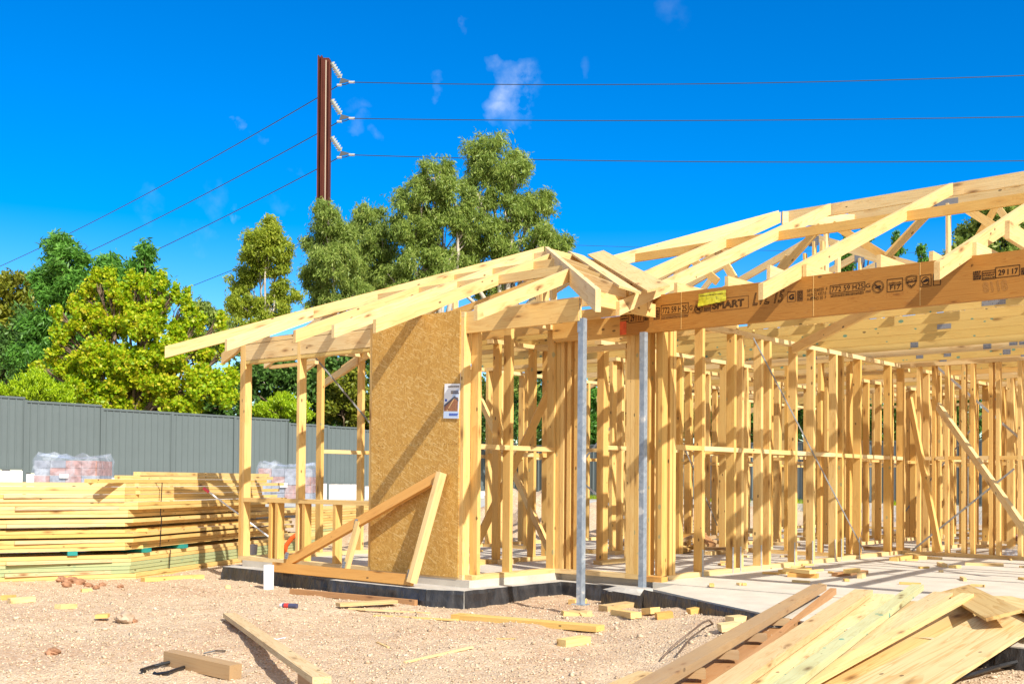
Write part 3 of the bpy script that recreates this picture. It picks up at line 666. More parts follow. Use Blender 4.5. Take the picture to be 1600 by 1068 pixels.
# --- printed marks on the beam
def text(s, x0, z0, h, width=None, mat=M_INK, Y=YB, parent=None, outline=0., shear=0., bold=0., name='printed_mark', mirror=False):
    cu = bpy.data.curves.new('t', 'FONT'); cu.body = s; cu.size = 1.; cu.shear = shear
    if outline: cu.fill_mode = 'NONE'; cu.bevel_depth = outline/h*.7; cu.bevel_resolution = 0
    elif bold: cu.offset = bold
    ob = bpy.data.objects.new('t', cu); col.objects.link(ob)
    dg = bpy.context.evaluated_depsgraph_get(); me = bpy.data.meshes.new_from_object(ob.evaluated_get(dg)); bpy.data.objects.remove(ob); bpy.data.curves.remove(cu)
    n = len(me.vertices); co = np.empty(n*3, np.float32); me.vertices.foreach_get('co', co); co = co.reshape(-1, 3)
    x0_, y0_ = co[:, 0].min(), co[:, 1].min(); wx = max(1e-6, co[:, 0].max()-x0_); hy = max(1e-6, co[:, 1].max()-y0_)
    sx = (width/wx) if width else h/hy; sy = h/hy
    co[:, 0] = (co[:, 0]-x0_)*sx; co[:, 1] = (co[:, 1]-y0_)*sy; co[:, 2] = np.clip(co[:, 2], -.001, .001)*0+ (co[:, 2] > 0)*.0004
    if mirror: co[:, 0] = width-co[:, 0]
    me.vertices.foreach_set('co', co.ravel()); me.materials.clear(); me.materials.append(mat)
    M = Matrix.Translation(Vector((x0, Y-.0016, z0))) @ Matrix.Rotation(math.pi/2, 4, 'X')
    return mesh_obj(name, None, None, None, M, parent, mesh=me)
def rect(x0, x1, z0, z1, t=.004, mat=M_INK, Y=YB, parent=None, name='printed_frame'):
    m = MB()
    for a, b, c, d in ((x0, x1, z0, z0+t), (x0, x1, z1-t, z1), (x0, x0+t, z0+t, z1-t), (x1-t, x1, z0+t, z1-t)): m.box(a, b, Y-.002, Y-.0012, c, d)
    return m.build(name, mat, parent)
def bars(x0, x1, z0, z1, rows, mat=M_INKFADE, Y=YB, parent=None, fill=.5, name='fine_print', thick=.55):
    m = MB(); rr = random.Random(int(x0*1000)); dz = (z1-z0)/rows
    for k in range(rows):
        z = z0+dz*k; x = x0
        while x < x1-.003:
            w = min(rr.uniform(.004, .011), x1-x); m.box(x, x+w, Y-.0019, Y-.0012, z+dz*.15, z+dz*thick+rr.uniform(0, .15)*dz); x += w+rr.uniform(.0015, .005)
    return m.build(name, mat, parent)
def bz(px, py): q = P(px, py, Y=YB); return q.x, q.z
def tx(s, px0, px1, pyb, pyt, **k):
    x0, z0 = bz(px0, pyb); x1, _ = bz(px1, pyb); _, z1 = bz(px0, pyt); return text(s, x0, z0, z1-z0, x1-x0, parent=beam, **k)
def rc(px0, px1, pyb, pyt, **k):
    x0, z0 = bz(px0, pyb); x1, _ = bz(px1, pyb); _, z1 = bz(px0, pyt); return rect(x0, x1, z0, z1, parent=beam, **k)
def br(px0, px1, pyb, pyt, rows, **k):
    x0, z0 = bz(px0, pyb); x1, _ = bz(px1, pyb); _, z1 = bz(px0, pyt); return bars(x0, x1, z0, z1, rows, parent=beam, **k)
def emblem(px, py, r, kind='no'):
    x, z = bz(px, py); R = r*.93*9.3/F; m = MB()
    def ringp(R0, R1, n=28):
        for k in range(n):
            a, b = 2*math.pi*k/n, 2*math.pi*(k+1)/n
            m.add([(x+R0*math.cos(a), YB-.002, z+R0*math.sin(a)), (x+R1*math.cos(a), YB-.002, z+R1*math.sin(a)), (x+R1*math.cos(b), YB-.002, z+R1*math.sin(b)), (x+R0*math.cos(b), YB-.002, z+R0*math.sin(b))], [(0, 1, 2, 3)])
    if kind == 'no':
        ringp(R*.92, R); ringp(R*.76, R*.83)
        d = R*.8*.707; m.bar((x-d, YB-.0022, z+d), (x+d, YB-.0022, z-d), .001, .006, upv=(1, 0, 1)); m.bar((x-d, YB-.0022, z+d-.010), (x+d-.010, YB-.0022, z-d), .001, .003, upv=(1, 0, 1))
        pts = [(-.62, -.12), (-.3, -.02), (-.1, .12), (.25, .22), (.5, .12), (.55, -.12), (.3, -.05), (.3, -.35), (.15, -.12), (-.15, -.2), (-.35, -.22)]
        m.add([(x+a*R, YB-.002, z+b*R) for a, b in pts], [tuple(range(len(pts)))])
    if kind == 'shield':
        pts = [(-.9, .85), (0, 1.), (.9, .85), (.85, -.1), (.5, -.7), (0, -1.1), (-.5, -.7), (-.85, -.1)]
        for s_ in (1., .82):
            q = [(x+a*R*s_, YB-.002, z+b*R*s_) for a, b in pts]
            for k in range(8): m.bar(q[k], q[(k+1) % 8], .0008, .003, upv=(.3, 0, 1))
        m.bar((x-R*.8, YB-.002, z-.12*R), (x+R*.8, YB-.002, z+.02*R), .0008, .008, upv=(.3, 0, 1)); m.bar((x-R*.3, YB-.002, z-.5*R), (x, YB-.002, z-.85*R), .0008, .004, upv=(.3, 0, 1)); m.bar((x+R*.3, YB-.002, z-.5*R), (x, YB-.002, z-.85*R), .0008, .004, upv=(.3, 0, 1))
    if kind == 'swirl':
        ringp(R*.5, R*.62)
        pts = [(-.5, -.1), (-.2, .1), (.1, .3), (.45, .2), (.5, -.1), (.1, -.2), (-.2, -.25)]
        m.add([(x+a*R, YB-.0021, z+b*R) for a, b in pts], [tuple(range(len(pts)))])
    return m.build('printed_emblem', M_INK, beam)
tx('29 I 17', 985, 1003, 502.5, 491, bold=.02); rc(982, 1006, 505, 488); br(970, 981, 505, 491, 3, mat=M_INK); br(1007, 1013, 501, 486, 4, mat=M_INK, thick=.9)
rc(1022, 1031, 499, 481, t=.005); br(1023, 1030, 497, 484, 5, mat=M_INK, thick=.7)
tx('772 59 H2S', 1035, 1073, 490, 480.5); rc(1033, 1076, 493, 477); br(1033, 1076, 499, 494, 2); tx('G', 1077.5, 1082, 484.5, 477)
emblem(1091.5, 482.5, 8.6); br(1100, 1110, 487, 480, 4, mat=M_INKFADE, thick=.8)
tx('SMART', 1113, 1163, 483.5, 472, outline=.0028, bold=.0); rc(1110, 1170, 487, 468, t=.0025, mat=M_INKFADE)
tx('LVL 15', 1176, 1226, 477.5, 458, outline=.0034, shear=.35)
rc(1230.5, 1243.5, 472, 456.5, t=.003, mat=M_INKFADE); tx('G', 1233, 1241, 468.5, 460, bold=.05); br(1230.5, 1243, 457.5, 454.5, 1, mat=M_INK)
rc(1246, 1254.5, 470.5, 454, t=.004, mat=M_INKFADE); br(1247, 1254, 469, 455, 6, mat=M_INK, thick=.75)
tx('SIM 826020  F', 1261, 1293, 457, 452, mat=M_INK); tx('AS/NZS 4357.0', 1261, 1291, 463.5, 458.5, mat=M_INK); tx('A-BOND E0  F', 1261, 1291, 470, 465, mat=M_INK)
tx('772 59 H2S', 1299.5, 1349.5, 456.3, 448); rc(1297, 1352, 459, 446, t=.004); br(1298, 1350, 464.5, 460, 2, mat=M_INK); tx('G', 1353, 1360, 449.5, 443)
br(1353, 1361, 457, 453, 2, mat=M_INKFADE)
emblem(1372, 448, 9.8)
rc(1386, 1411, 456.5, 436.5, t=.004); tx('F17', 1391, 1407, 453, 446, bold=.01); br(1389, 1409, 446.5, 441, 2, mat=M_INK)
emblem(1424.5, 439.5, 9.5, 'shield'); tx('H2O', 1419, 1430, 441, 436, mat=M_INK)
rc(1437.5, 1455.5, 449, 430, t=.004); emblem(1446, 438.5, 10., 'swirl'); br(1441, 1452, 447, 443.5, 1, mat=M_INK)
rc(1458, 1470, 446.5, 428, t=.005)
br(1521, 1533, 438, 424, 4, mat=M_INK, thick=.9); rc(1534.5, 1556, 437.5, 423.5, t=.004); br(1536, 1554, 436, 425, 3, mat=M_INK); rc(1555.5, 1594, 434.5, 417.5, t=.004)
tx('29 I 17', 1560, 1591, 430.5, 421.5, bold=.02); br(1596, 1606, 430, 418, 3, mat=M_INK, thick=.9)
tx('8118', 1536, 1575, 457, 441, mat=M_PENCIL, outline=.0012, shear=-.2); tx('F', 1518, 1521, 417, 413)
# crumpled yellow tag hanging over the top edge of the beam
ya = [bz(1092.5, 479.5), bz(1136, 470), bz(1136, 453), bz(1092.5, 460)]; m = MB(); nn, mm = 12, 6; grid = []
for j in range(mm+1):
    for i in range(nn+1):
        u, w = i/nn, j/mm; x = (ya[0][0]*(1-u)+ya[1][0]*u)*(1-w)+(ya[3][0]*(1-u)+ya[2][0]*u)*w; z = (ya[0][1]*(1-u)+ya[1][1]*u)*(1-w)+(ya[3][1]*(1-u)+ya[2][1]*u)*w
        grid.append((x+random.uniform(-.004, .004), YB-.012-.012*random.random(), z+random.uniform(-.003, .003)))
m.add(grid, [(j*(nn+1)+i, j*(nn+1)+i+1, (j+1)*(nn+1)+i+1, (j+1)*(nn+1)+i) for j in range(mm) for i in range(nn)])
ytag = m.build('warning_tag', M_YELLOW, None, smooth=True); tag(ytag, 'crumpled yellow plastic tag stapled to the printed laminated beam', 'tag')
br2 = bars(ya[3][0]+.02, ya[2][0]-.02, ya[3][1]-.028, ya[3][1]-.012, 1, mat=M_INKFADE, Y=YB-.026, parent=ytag)
# --- roof
SL = .40; ch = math.cos(math.atan(SL))
def raft(name, a, b, h=.115, w=.042, mat=M_PALE, tan=SL, parent=house, cuts=(1, 1)):
    """a, b: ends of the TOP edge; plumb cut ends"""
    a = Vector(a); b = Vector(b); dz = Vector((0, 0, -h/2/math.cos(math.atan(tan))))
    return board(name, a+dz, b+dz, w, h, mat, parent, plumb=tan, cuts=cuts)
EW, XL, XR = 6.70, -11.07, -5.04; XM = (XL+XR)/2; K = XM-XL; Z0 = 2.362
raft('hip_rafter', (XL-.0, EW, Z0+.012), (XM-.02, EW+K-.02, Z0+SL*K+.012), h=.125, tan=SL/math.sqrt(2))
raft('hip_rafter', (XR, EW, Z0), (XM+.05, EW+K-.05, Z0+SL*K), h=.165, tan=SL/math.sqrt(2))
board('ridge_board', (XM, EW+K+.04, Z0+SL*K-.07), (XM, 10.62, Z0+SL*K-.07), .035, .14, M_PALE, house)
for X in (-9.90, -8.745, -8.161, -7.574, -6.314):
    k = min(X-XL, XR-X)-.04
    raft('jack_rafter', (X, EW, Z0), (X, EW+k, Z0+SL*k))
for Y in (7.45, 8.05, 8.65, 9.25):
    k = Y-EW-.04; a = (XL, Y, Z0); b = (XL+k, Y, Z0+SL*k)
    if Y < 9.8: raft('jack_rafter', a, b)
for Y, xe_ in ((7.95, -5.66), (8.52, -6.18), (9.10, -6.75)):
    k = Y-EW-.05; raft('jack_rafter', (xe_, Y, Z0+SL*(XR-xe_)), (XR-k, Y, Z0+SL*k), h=.13)
# small braced plates behind the eave
board('eave_block', (-10.35, 7.60, 2.17), (-9.50, 7.58, 2.17), .05, .035, M_PALE, house)
# nail plate on the left hip
q = P(736, 424, Y=8.62); MB().box(-.045, .045, -.001, .001, -.028, .028).build('nail_plate', M_PLATE, house, Matrix.Translation(Vector((-8.78, 8.96, 3.22))) @ Matrix.Rotation(math.radians(45), 4, 'Z'))
# valley boards, one on each slope
va = Vector((-5.44, 7.86, 2.475)); vd = Vector((-1, 1, SL)); vb = va+vd*2.78
for off, nrm, lift in ((Vector((-.075, -.075, .035)), (.4, 0, 1), .045), (Vector((.10, .10, .045)), (0, -.4, 1), .05)):
    board('valley_board', va+off+Vector((0, 0, lift)), vb+off+Vector((0, 0, lift)), .20, .020, M_PALE, house, upv=nrm)
raft('valley_rafter', (-5.62, 8.24, 2.60), (-8.0, 10.60, 3.55), h=.14, tan=SL/math.sqrt(2))
# main roof: front slope rafters
ZM = 2.463; YE = 7.75
def zmain(Y): return ZM+SL*(Y-YE)
for X, y0 in ((-6.25, 8.76), (-5.62, YE), (-4.245, YE), (-2.875, YE)):
    raft('main_rafter', (X, y0, zmain(y0)), (X, 11.84, zmain(11.84)), h=.118)
raft('hip_rafter', (-8.0, 10.07, zmain(10.07)), (-6.25, 11.82, zmain(11.82)+.02), h=.14, tan=SL/math.sqrt(2))
board('ridge_block', (-6.22, 11.86, 4.03), (-5.62, 12.5, 4.02), .035, .15, M_PALE, house)
for X, h_, w_ in ((-5.45, .09, .035), (-4.93, .09, .035), (-4.20, .10, .035), (-3.57, .10, .035), (-2.84, .10, .035), (-2.2, .10, .035), (-1.5, .1, .035)):
    board('ceiling_tie', (X, YB+.01, 2.605+h_/2), (X, 10.55, 2.605+h_/2), w_, h_, M_PALE, house)
for X, X2_, y1 in ((-2.42, -2.30, 12.6), (-1.15, -1.85, 16.5)):
    board('strongback', (X, YB+.06, 2.60), (X2_, y1, 2.60), .045, .10, M_PINE, house)
for X, y0, y1, zz in ((-4.80, 8.9, 10.4, 2.78), (-2.70, 8.7, 10.5, 2.83), (-3.50, 9.3, 10.5, 2.80)):
    board('ceiling_tie', (X, y0, zz), (X, y1, zz-.06), .035, .14, M_PALE, house)

def truss(Y, xa, xb, top, webs=(), zb=2.452, hb=.09, mat=M_TREAT, toph=.09, topmat=M_PALE, plates=(), botmat=None):
    """bottom chord as the truss's own mesh, chords, webs and nail plates as its children; top = polyline of top edges"""
    bm_ = botmat or random.choice([M_TREAT, M_TREAT, M_PALE, M_PINE])
    M, L = frame((xa, Y+.0175, zb+hb/2), (xb, Y+.0175, zb+hb/2))
    t = mesh_obj('roof_truss', boxv(0, L, -.0175, .0175, -hb/2, hb/2), BF, bm_, M, house)
    for (x0, z0), (x1, z1) in zip(top[:-1], top[1:]):
        tn = abs((z1-z0)/(x1-x0)); dz = toph/2/math.cos(math.atan(tn))
        board('top_chord', (x0, Y+.0175, z0-dz), (x1, Y+.0175, z1-dz), .035, toph, topmat, t, plumb=(z1-z0)/(x1-x0))
    for (x0, z0), (x1, z1) in webs:
        board('web', (x0, Y+.0175, z0), (x1, Y+.0175, z1), .033-round(random.random()*.005, 4), .07, random.choice([M_PALE, M_PINE]), t, upv=(0, 1, 0) if False else (0, 0, 1))
    plates = list(plates)+[(x0, z0-.02, .09, .11) for (x0, z0), _ in webs if Y > 12.4 and Y < 16]
    for x, z, w, h in plates:
        MB().box(x-w/2, x+w/2, Y-.0015, Y-.0003, z-h/2, z+h/2).build('nail_plate', M_PLATE, t)
    return t
def zl(X): return Z0+SL*(X-XL)
# front wing
for Y in (8.35, 8.9, 9.6):
    zf = Z0+SL*(Y-EW)-.02; x0 = XL+(zf-Z0)/SL; x1 = XR-(zf-Z0)/SL
    truss(Y, -10.6, -5.72, [(x0, zf), (x1, zf)] if x1-x0 > .3 else [(x0-.5, zf-.2), (XM, zf)], [((x0+.2, 2.5), (x0+.2, zf-.09)), ((x1-.2, 2.5), (x1-.2, zf-.09)), ((x0+.25, 2.5), (x1-.25, zf-.1))])
for Y in (7.72, 9.25, 9.95, 10.28):
    truss(Y, -10.6, -5.72, [], [])
# truncated trusses of the main roof
zf = 3.565; x0 = XL+(zf-Z0)/SL
w10 = []
for i, x in enumerate(np.arange(-7.6, 1.8, 1.35)):
    w10.append(((x, 2.5), (x, zf-.09)))
truss(10.6, -10.6, 1.9, [(XL+.5, Z0+.2-.02), (x0, zf)], w10[:0], botmat=M_TREAT, plates=[(-4.9, 2.46+.045, .14, .05), (-2.75, 2.50, .20, .075)])
tt = [o for o in bpy.data.objects if o.name.startswith('roof_truss')][-1]
board('top_chord', (x0, 10.6175, zf-.048), (1.9, 10.6175, zf-.048), .035, .096, M_PINE, tt)
for (a, b) in (((-7.2, 2.53), (-6.5, 3.47)), ((-6.4, 2.53), (-5.9, 3.47)), ((-5.0, 3.47), (-4.55, 2.53)), ((-4.15, 2.53), (-3.35, 3.47))): 
    pass
truss(11.25, -10.6, 1.9, [], [], botmat=M_TREAT, plates=[(-4.1, 2.5, .14, .05)])
# the tall one with the double top chord: members and plates where the photograph shows them
t119 = truss(11.90, -10.6, 1.9, [(XL+.5, zl(XL+.5)-.02), (-6.75, zl(-6.75)-.02)], [], botmat=M_TREAT)
board('top_chord', (-6.25, 11.9175, 4.045), (1.9, 11.9175, 4.045), .035, .135, M_PALE, t119)
def pw(px, py, Y=11.9): q = P(px, py, Y=Y); return (q.x, q.z)
NODE = pw(1480, 312); 
def web119(a, b, mat=M_PINE, Y=11.9, par=None, h=.085): board('web', (a[0], Y+.0175, a[1]), (b[0], Y+.0175, b[1]), .033-round(random.random()*.005, 4), h, mat, par or t119)
n0 = pw(1481, 318); web119((n0[0], n0[1]), (n0[0], 2.55), M_PALE)
web119(pw(1463, 318), pw(1385, 400)); web119(pw(1500, 320), pw(1640, 408), M_PINE)
n1 = pw(1290, 350); web119(n1, (n1[0], 2.55), M_PALE); web119(pw(1282, 352), pw(1192, 452)); web119(pw(1300, 350), pw(1395, 408))
web119(pw(1228, 335), pw(1240, 352)); web119(pw(1212, 335), pw(1095, 412)); web119(pw(1230, 400), pw(1205, 440))
for px, py, w_, h_ in ((1478, 321, .26, .135), (1284, 358, .10, .11), (1203, 440, .08, .05)):
    x, z = pw(px, py); MB().box(x-w_/2, x+w_/2, 11.8975, 11.8985, z-h_/2, z+h_/2).build('nail_plate', M_PLATE, t119)
# webs standing in the 10.6 truss
for a, b in (((1120, 392), (1158, 455)), ((1090, 388), (1040, 452)), ((1075, 400), (1120, 440))):
    web119(pw(*a, Y=10.6), pw(*b, Y=10.6), M_PINE, 10.6, tt)
for px in (1284, 1308): 
    x, z = pw(px, 372, 10.6); board('web', (x, 10.6175, z-.03), (x, 10.6175, 2.54), .033, .07, M_PALE, tt)
t125 = truss(12.52, -10.6, 1.9, [(XL+.5, zl(XL+.5)-.02), (-6.85, zl(-6.85)-.06)], [((-8.6, 2.54), (-7.6, 3.55)), ((-4.9, 2.54), (-4.0, 3.95)), ((-3.1, 2.54), (-4.0, 3.95)), ((-1.4, 2.54), (-2.2, 3.95))], botmat=M_TREAT)
board('top_chord', (-5.7, 12.5375, 4.085), (1.9, 12.5375, 4.085), .035, .16, M_PALE, t125)
# gable trusses of the rear wing, ridge over X = -6.5
RX, RZ = -6.45, 4.10
for i, Y in enumerate(np.arange(13.15, 21.4, .69)):
    xb = 1.9 if Y < 15.2 else -1.1
    xl_, xr_ = -10.95, -2.3
    webs = [] if i > 6 else [((RX, 2.54), (RX, RZ-.1)), ((-8.6, 2.54), (-7.75, RZ-.40*1.30-.08)), ((-8.9, 3.05), (-8.6, 2.54)), ((-7.7, 3.5), (RX-.1, 2.54)), ((-4.3, 2.54), (-5.15, RZ-.40*1.30-.08)), ((-5.2, 3.5), (RX+.1, 2.54))]
    if i < 4:
        for q in range(6):
            x_ = random.uniform(-7.6, -3.2); zt_ = RZ-SL*abs(x_-RX)-.1; webs.append(((x_, max(2.56, zt_-random.uniform(.5, 1.4))), (x_+random.uniform(-.5, .5)*.6, zt_-.1)))
    pl = [(random.uniform(-5, -1), 2.50, .22, .07), (random.uniform(-4, 0), 2.50, .16, .06)] if xb > 0 else []
    truss(Y, xl_+.35, xb, [(xl_, RZ-SL*(RX-xl_)), (RX-.001, RZ), ] , webs, plates=pl+[(RX, RZ-.10, .14, .12)])
    tn = [o for o in bpy.data.objects if o.name.startswith('roof_truss')][-1]
    raft('top_chord', (RX+.001, Y+.0175, RZ), (xr_, Y+.0175, RZ-SL*(xr_-RX)), h=.09, w=.035, tan=-SL, parent=tn)
# bottom chords over the middle of the open room sit closer
for Y in (9.35, 9.95):
    truss(Y, -5.60, 1.9, [], [], botmat=M_TREAT, plates=[(-3.2, 2.5, .2, .07)]) if Y > 9.9 else None

# ==================================================================
# LEANING PIECES AND LEAFLET
# ==================================================================
lf = empty('leaning_gable_frame', P(600, 905, Y=7.1), 'small triangular pine frame leaning against the strand board sheet by the window opening', 'timber frame')
def lp(px, py, Y): return P(px, py, Y=Y)
A_ = lp(434, 880, 7.05); B_ = lp(640, 906, 7.02); C_ = lp(690, 738, 7.255)
nl = (B_-A_).cross(C_-A_).normalized()
if nl.y > 0: nl = -nl
def lb(name, a, b, h=.095, w=.042, mat=M_ORANGE): return board(name, a, b, w, h, mat, lf, upv=nl.cross((b-a)).normalized())
lb('bottom_chord', lp(427, 885, 7.05), lp(645, 906, 7.02), h=.10)
lb('top_chord', lp(446, 880, 7.06), lp(686, 744, 7.25), h=.095)
lb('end_stud', lp(643, 910, 7.0), lp(690, 738, 7.235), h=.055, w=.085, mat=M_PALE)
lb('web', lp(541, 888, 7.06), lp(561, 814, 7.15), h=.055, w=.05, mat=M_PALE)
def lplate(px, py, Y, w=.04, h=.085): 
    p = lp(px, py, Y); M, _ = frame(p, p+(B_-A_).normalized(), upv=nl.cross(B_-A_).normalized())
    m = MB(); m.box(-w/2, w/2, -.002, .002, -h/2, h/2); m.build('nail_plate', M_PLATE, lf, Matrix.Translation(nl*.026) @ M)
lplate(642, 897, 7.02); lplate(451, 868, 7.06, .05, .07); lplate(540, 884, 7.06); lplate(559, 818, 7.15); lplate(682, 751, 7.25)

lx0, lz1 = P(693, 599, Y=Y1-.02).x, P(693, 599, Y=Y1-.02).z; lx1, lz0 = P(719, 654, Y=Y1-.02).x, P(719, 654, Y=Y1-.02).z
LM = Matrix.Translation(Vector(((lx0+lx1)/2, Y1-.022, (lz0+lz1)/2))) @ Matrix.Rotation(math.radians(2.5), 4, 'Y')
W_, H_ = (lx1-lx0)*.90/2, (lz1-lz0)*.96/2
leaf = mesh_obj('leaflet', boxv(-W_, W_, -.001, .001, -H_, H_), BF, M_WHITE, LM); tag(leaf, 'white and blue leaflet with a roof picture stapled to the strand board edge', 'leaflet')
def lq(name, pts, mat, d=.0016): return mesh_obj(name, [(x*W_, -d, z*H_) for x, z in pts], [tuple(range(len(pts)))], mat, LM, leaf)
lq('sky_patch', [(-.3, -.4), (.9, -.4), (.9, .75), (.2, .55)], M_PALEBLUE); lq('picture', [(-.95, -.58), (.85, -.58), (.85, .2), (.4, .26), (-.95, -.22)], M_BRICKPIC, .002)
lq('picture_roof', [(-.95, -.22), (.4, .30), (.9, .10), (.9, -.02), (.4, .17), (-.95, -.36)], M_ROOFPIC, .0024)
lq('picture_beam', [(-.6, -.58), (.3, .14), (.36, .12), (-.5, -.58)], M_PALE, .0028); lq('blue_band', [(-.98, -.98), (.98, -.98), (.98, -.6), (-.98, -.6)], M_PALEBLUE, .0018)
m = MB(); rr = random.Random(3)
for z in (.80, .52, .42):
    x = -.5 if z > .7 else -.1
    while x < .85: w = rr.uniform(.05, .12); m.box(x*W_, (x+w)*W_, -.003, -.0022, z*H_, (z+.07)*H_); x += w+.03
m.build('fine_print', M_INKFADE, leaf, LM)
m = MB(); 
for z, x in ((-.76, -.25), (-.84, -.25)):
    while x < .85: w = rr.uniform(.06, .14); m.box(x*W_, (x+w)*W_, -.003, -.0022, z*H_, (z+.06)*H_); x += w+.025
m.box(-.85*W_, -.6*W_, -.0032, -.0024, -.02*H_, .12*H_); m.build('blue_print', M_BLUE, leaf, LM)

# ==================================================================
# STACKED TIMBER ON THE LEFT
# ==================================================================
Bc = P(203, 905, Z=-.22); Bc.z = 0; dA = (P(0, 912, Z=-.22)-Bc); dA.z = 0; LA = dA.length*1.5; dA.normalize()
dB = (P(370, 880, Z=-.22)-Bc); dB.z = 0; dB.normalize()
nA = Vector((dA.y, -dA.x, 0)); nA = nA if nA.dot(Bc) > 0 else -nA     # into the stack (away from the viewer)
nB = Vector((-dB.y, dB.x, 0)); nB = nB if nB.x < 0 else -nB
def bundle(label, z0, layers, lenB, joff, matf, straps=(), gapz={}, group=None, inner=3, lenA=None):
    t = empty('timber_bundle', (Bc.x, Bc.y, z0), label, 'timber stack', group)
    z = z0
    for k in range(layers):
        z += gapz.get(k, 0)
        mt = matf(k); h = .042
        if k % 2 == 0: joff = random.uniform(-.10, .10)
        j = joff
        la = (lenA or LA)+random.uniform(-.05, .1); lb_ = lenB+random.uniform(-.5, .3)
        c0 = Bc+Vector((0, 0, z+h/2))
        sh = random.uniform(-.012, .018)
        # left arm and right arm meet at the kink
        c0 = c0+dA*j
        board('stacked_board', c0+nA*(.045+sh), c0+nA*(.045+sh)+dA*la, .09, h-.004, mt, t)
        board('stacked_board', c0+nB*(.045+sh)+dB*.012, c0+nB*(.045+sh)+dB*lb_, .09, h-.004, mt if random.random() < .8 else matf(k+1), t)
        if k % 2 == 0 or k == layers-1:
            for q_ in range(inner):
                o_ = .14+.25*q_+random.uniform(0, .08); s_ = random.uniform(0, .6)
                board('stacked_board', c0+nA*o_+dA*(s_-.4), c0+nA*o_+dA*(la-.2), .09, h-.003, mt, t)
                board('stacked_board', c0+nB*o_+dB*(s_-.2), c0+nB*o_+dB*(lb_-.3), .09, h-.003, mt, t)
        if k in (2, 5):
            q_ = .03+.04*random.random(); board('stacked_board', c0-nA*q_*.3+nA*.05+dA*.2, c0+nA*(.05-q_)+dA*(la*.62), .09, h-.006, M_DRY, t)
        z += h
    for s_ in straps:
        m = MB(); p = Bc+dB*s_-nB*.03; e = .012
        m.bar(p+Vector((0, 0, z0-.004)), p+dB*.03+Vector((0, 0, z+.004)), .003, .016, upv=dB)
        m.bar(p+dB*.03+Vector((0, 0, z+.004)), p+dB*.02+nB*.6+Vector((0, 0, z+.004)), .016, .003)
        m.build('strap', M_BLACKSTRAP, t)
    return t, z
zz = -.235
mS = lambda k: M_STACK
tA, zz = bundle('lowest timber bundle of the left stack with green treated boards on the bare earth', zz, 7, 6.0, 0, lambda k: (M_STACK, M_STACK, M_GREEN, M_GREEN, M_GREEN, M_STACK, M_STACK)[k % 7], (.75,), {0: .0})
tB, zz = bundle('middle timber bundle of the left stack resting on dark gapped boards', zz+.048, 7, 4.5, .02, lambda k: M_STACK if k != 3 else M_TREAT, (.55,), {3: .02, 5: .03})
tC, zz = bundle('topmost neat timber bundle of the left stack with a black strap', zz+.018, 9, 3.8, .05, mS, (.55,), {}, inner=4)
board_t = lambda a, b, w, h, mat, label, cat='board', group=None, name='loose_board', upv=(0, 0, 1): tag(board(name, a, b, w, h, mat, None, upv), label, cat, group)
# boards laid across on top, and dark packers with teal ends between the bundles
for i, (s0_, s1_, off_, kz, sk_) in enumerate(((-.42, 3.5, .10, 0, .03), (-.30, 2.0, .34, 0, -.10), (-.05, 3.7, .13, 1, .0), (.35, 1.9, .40, 1, -.08), (.30, 3.6, .12, 2, .02), (.9, 3.3, .36, 2, .0))):
    zz_ = zz+.022+.0425*kz; a = Bc+dB*s0_+nB*off_+Vector((0, 0, zz_)); b = Bc+dB*s1_+nB*(off_+sk_)+Vector((0, 0, zz_))
    board_t(a, b, .09, .040, M_STACK, ['board on top of the left timber stack whose end sticks out nearest the viewer', 'short board lying second back on top of the left timber stack', 'long board in the second loose layer on the left timber stack', 'short board set back in the second loose layer of the left timber stack', 'front board of the highest loose layer on the left timber stack', 'rear board of the highest loose layer on the left timber stack'][i], 'board')
for i, (s_, zq) in enumerate(((.35, .085), (1.15, .085), (-.6, .085))):
    d_ = dB if s_ > 0 else dA; n_ = nB if s_ > 0 else nA; c0 = Bc+d_*abs(s_)+Vector((0, 0, zq))
    board_t(c0-n_*.015+d_*.0, c0+n_*.7, .10, .045, flat('teal_end_packer_%d' % i, (.02, .28, .25), .7), ['teal packer between the lower bundles just right of the corner', 'teal packer between the lower bundles nearer the black strap', 'teal packer between the lower bundles on the pale left side'][i], 'packer', name='timber_packer')
# second stack behind it, seen past the window opening
Bd = Bc+dB*5.2+nB*.2; Bd.z = 0
t2 = empty('timber_bundle', (Bd.x, Bd.y, -.2), 'rear timber stack with green boards seen beneath the window sill of the frame', 'timber stack')
z = -.2
for k in range(15):
    mt = M_GREEN if k in (1, 2, 3, 6) else M_STACK
    for q_ in range(2 if k < 14 else 5):
        board('stacked_board', Bd+nB*(.05+.1*q_)+Vector((0, 0, z+.02)), Bd+nB*(.05+.1*q_)+dB*(4.6+random.uniform(-.4, .3))+Vector((0, 0, z+.02)), .09, .038, mt, t2)
    z += .043
# survey stake with a pink end leaning on the stack
a = P(318, 762, D=13.6); b = P(420, 838, D=13.9)
stk = MB().tube([a, b], .011, 8).build('leaning_pipe', M_PVC); tag(stk, 'thin white pipe with a pink painted end leaning across the orange timber stack', 'pipe')
MB().tube([a-(b-a).normalized()*.004, a+(b-a)*.08], .019, 8).build('painted_end', M_PINKPAINT, stk)
# bright orange curved hose behind the sill and a grey cup
pts = [P(*p, D=13.4) for p in ((444, 866), (447, 852), (456, 840), (467, 832), (476, 829), (482, 836))]
tag(MB().tube(pts, .028, 8).build('bent_hose', M_ORANGEHOSE), 'bright orange plastic hose bent in an arc under the window sill', 'hose')
p = P(396, 866, D=13.0); m = MB(); m.tube([p, p+Vector((0, 0, .12))], [.04, .05], 14); tag(m.build('plastic_cup', M_GREYPLASTIC), 'small pale grey plastic tub standing behind the corner stud', 'tub')

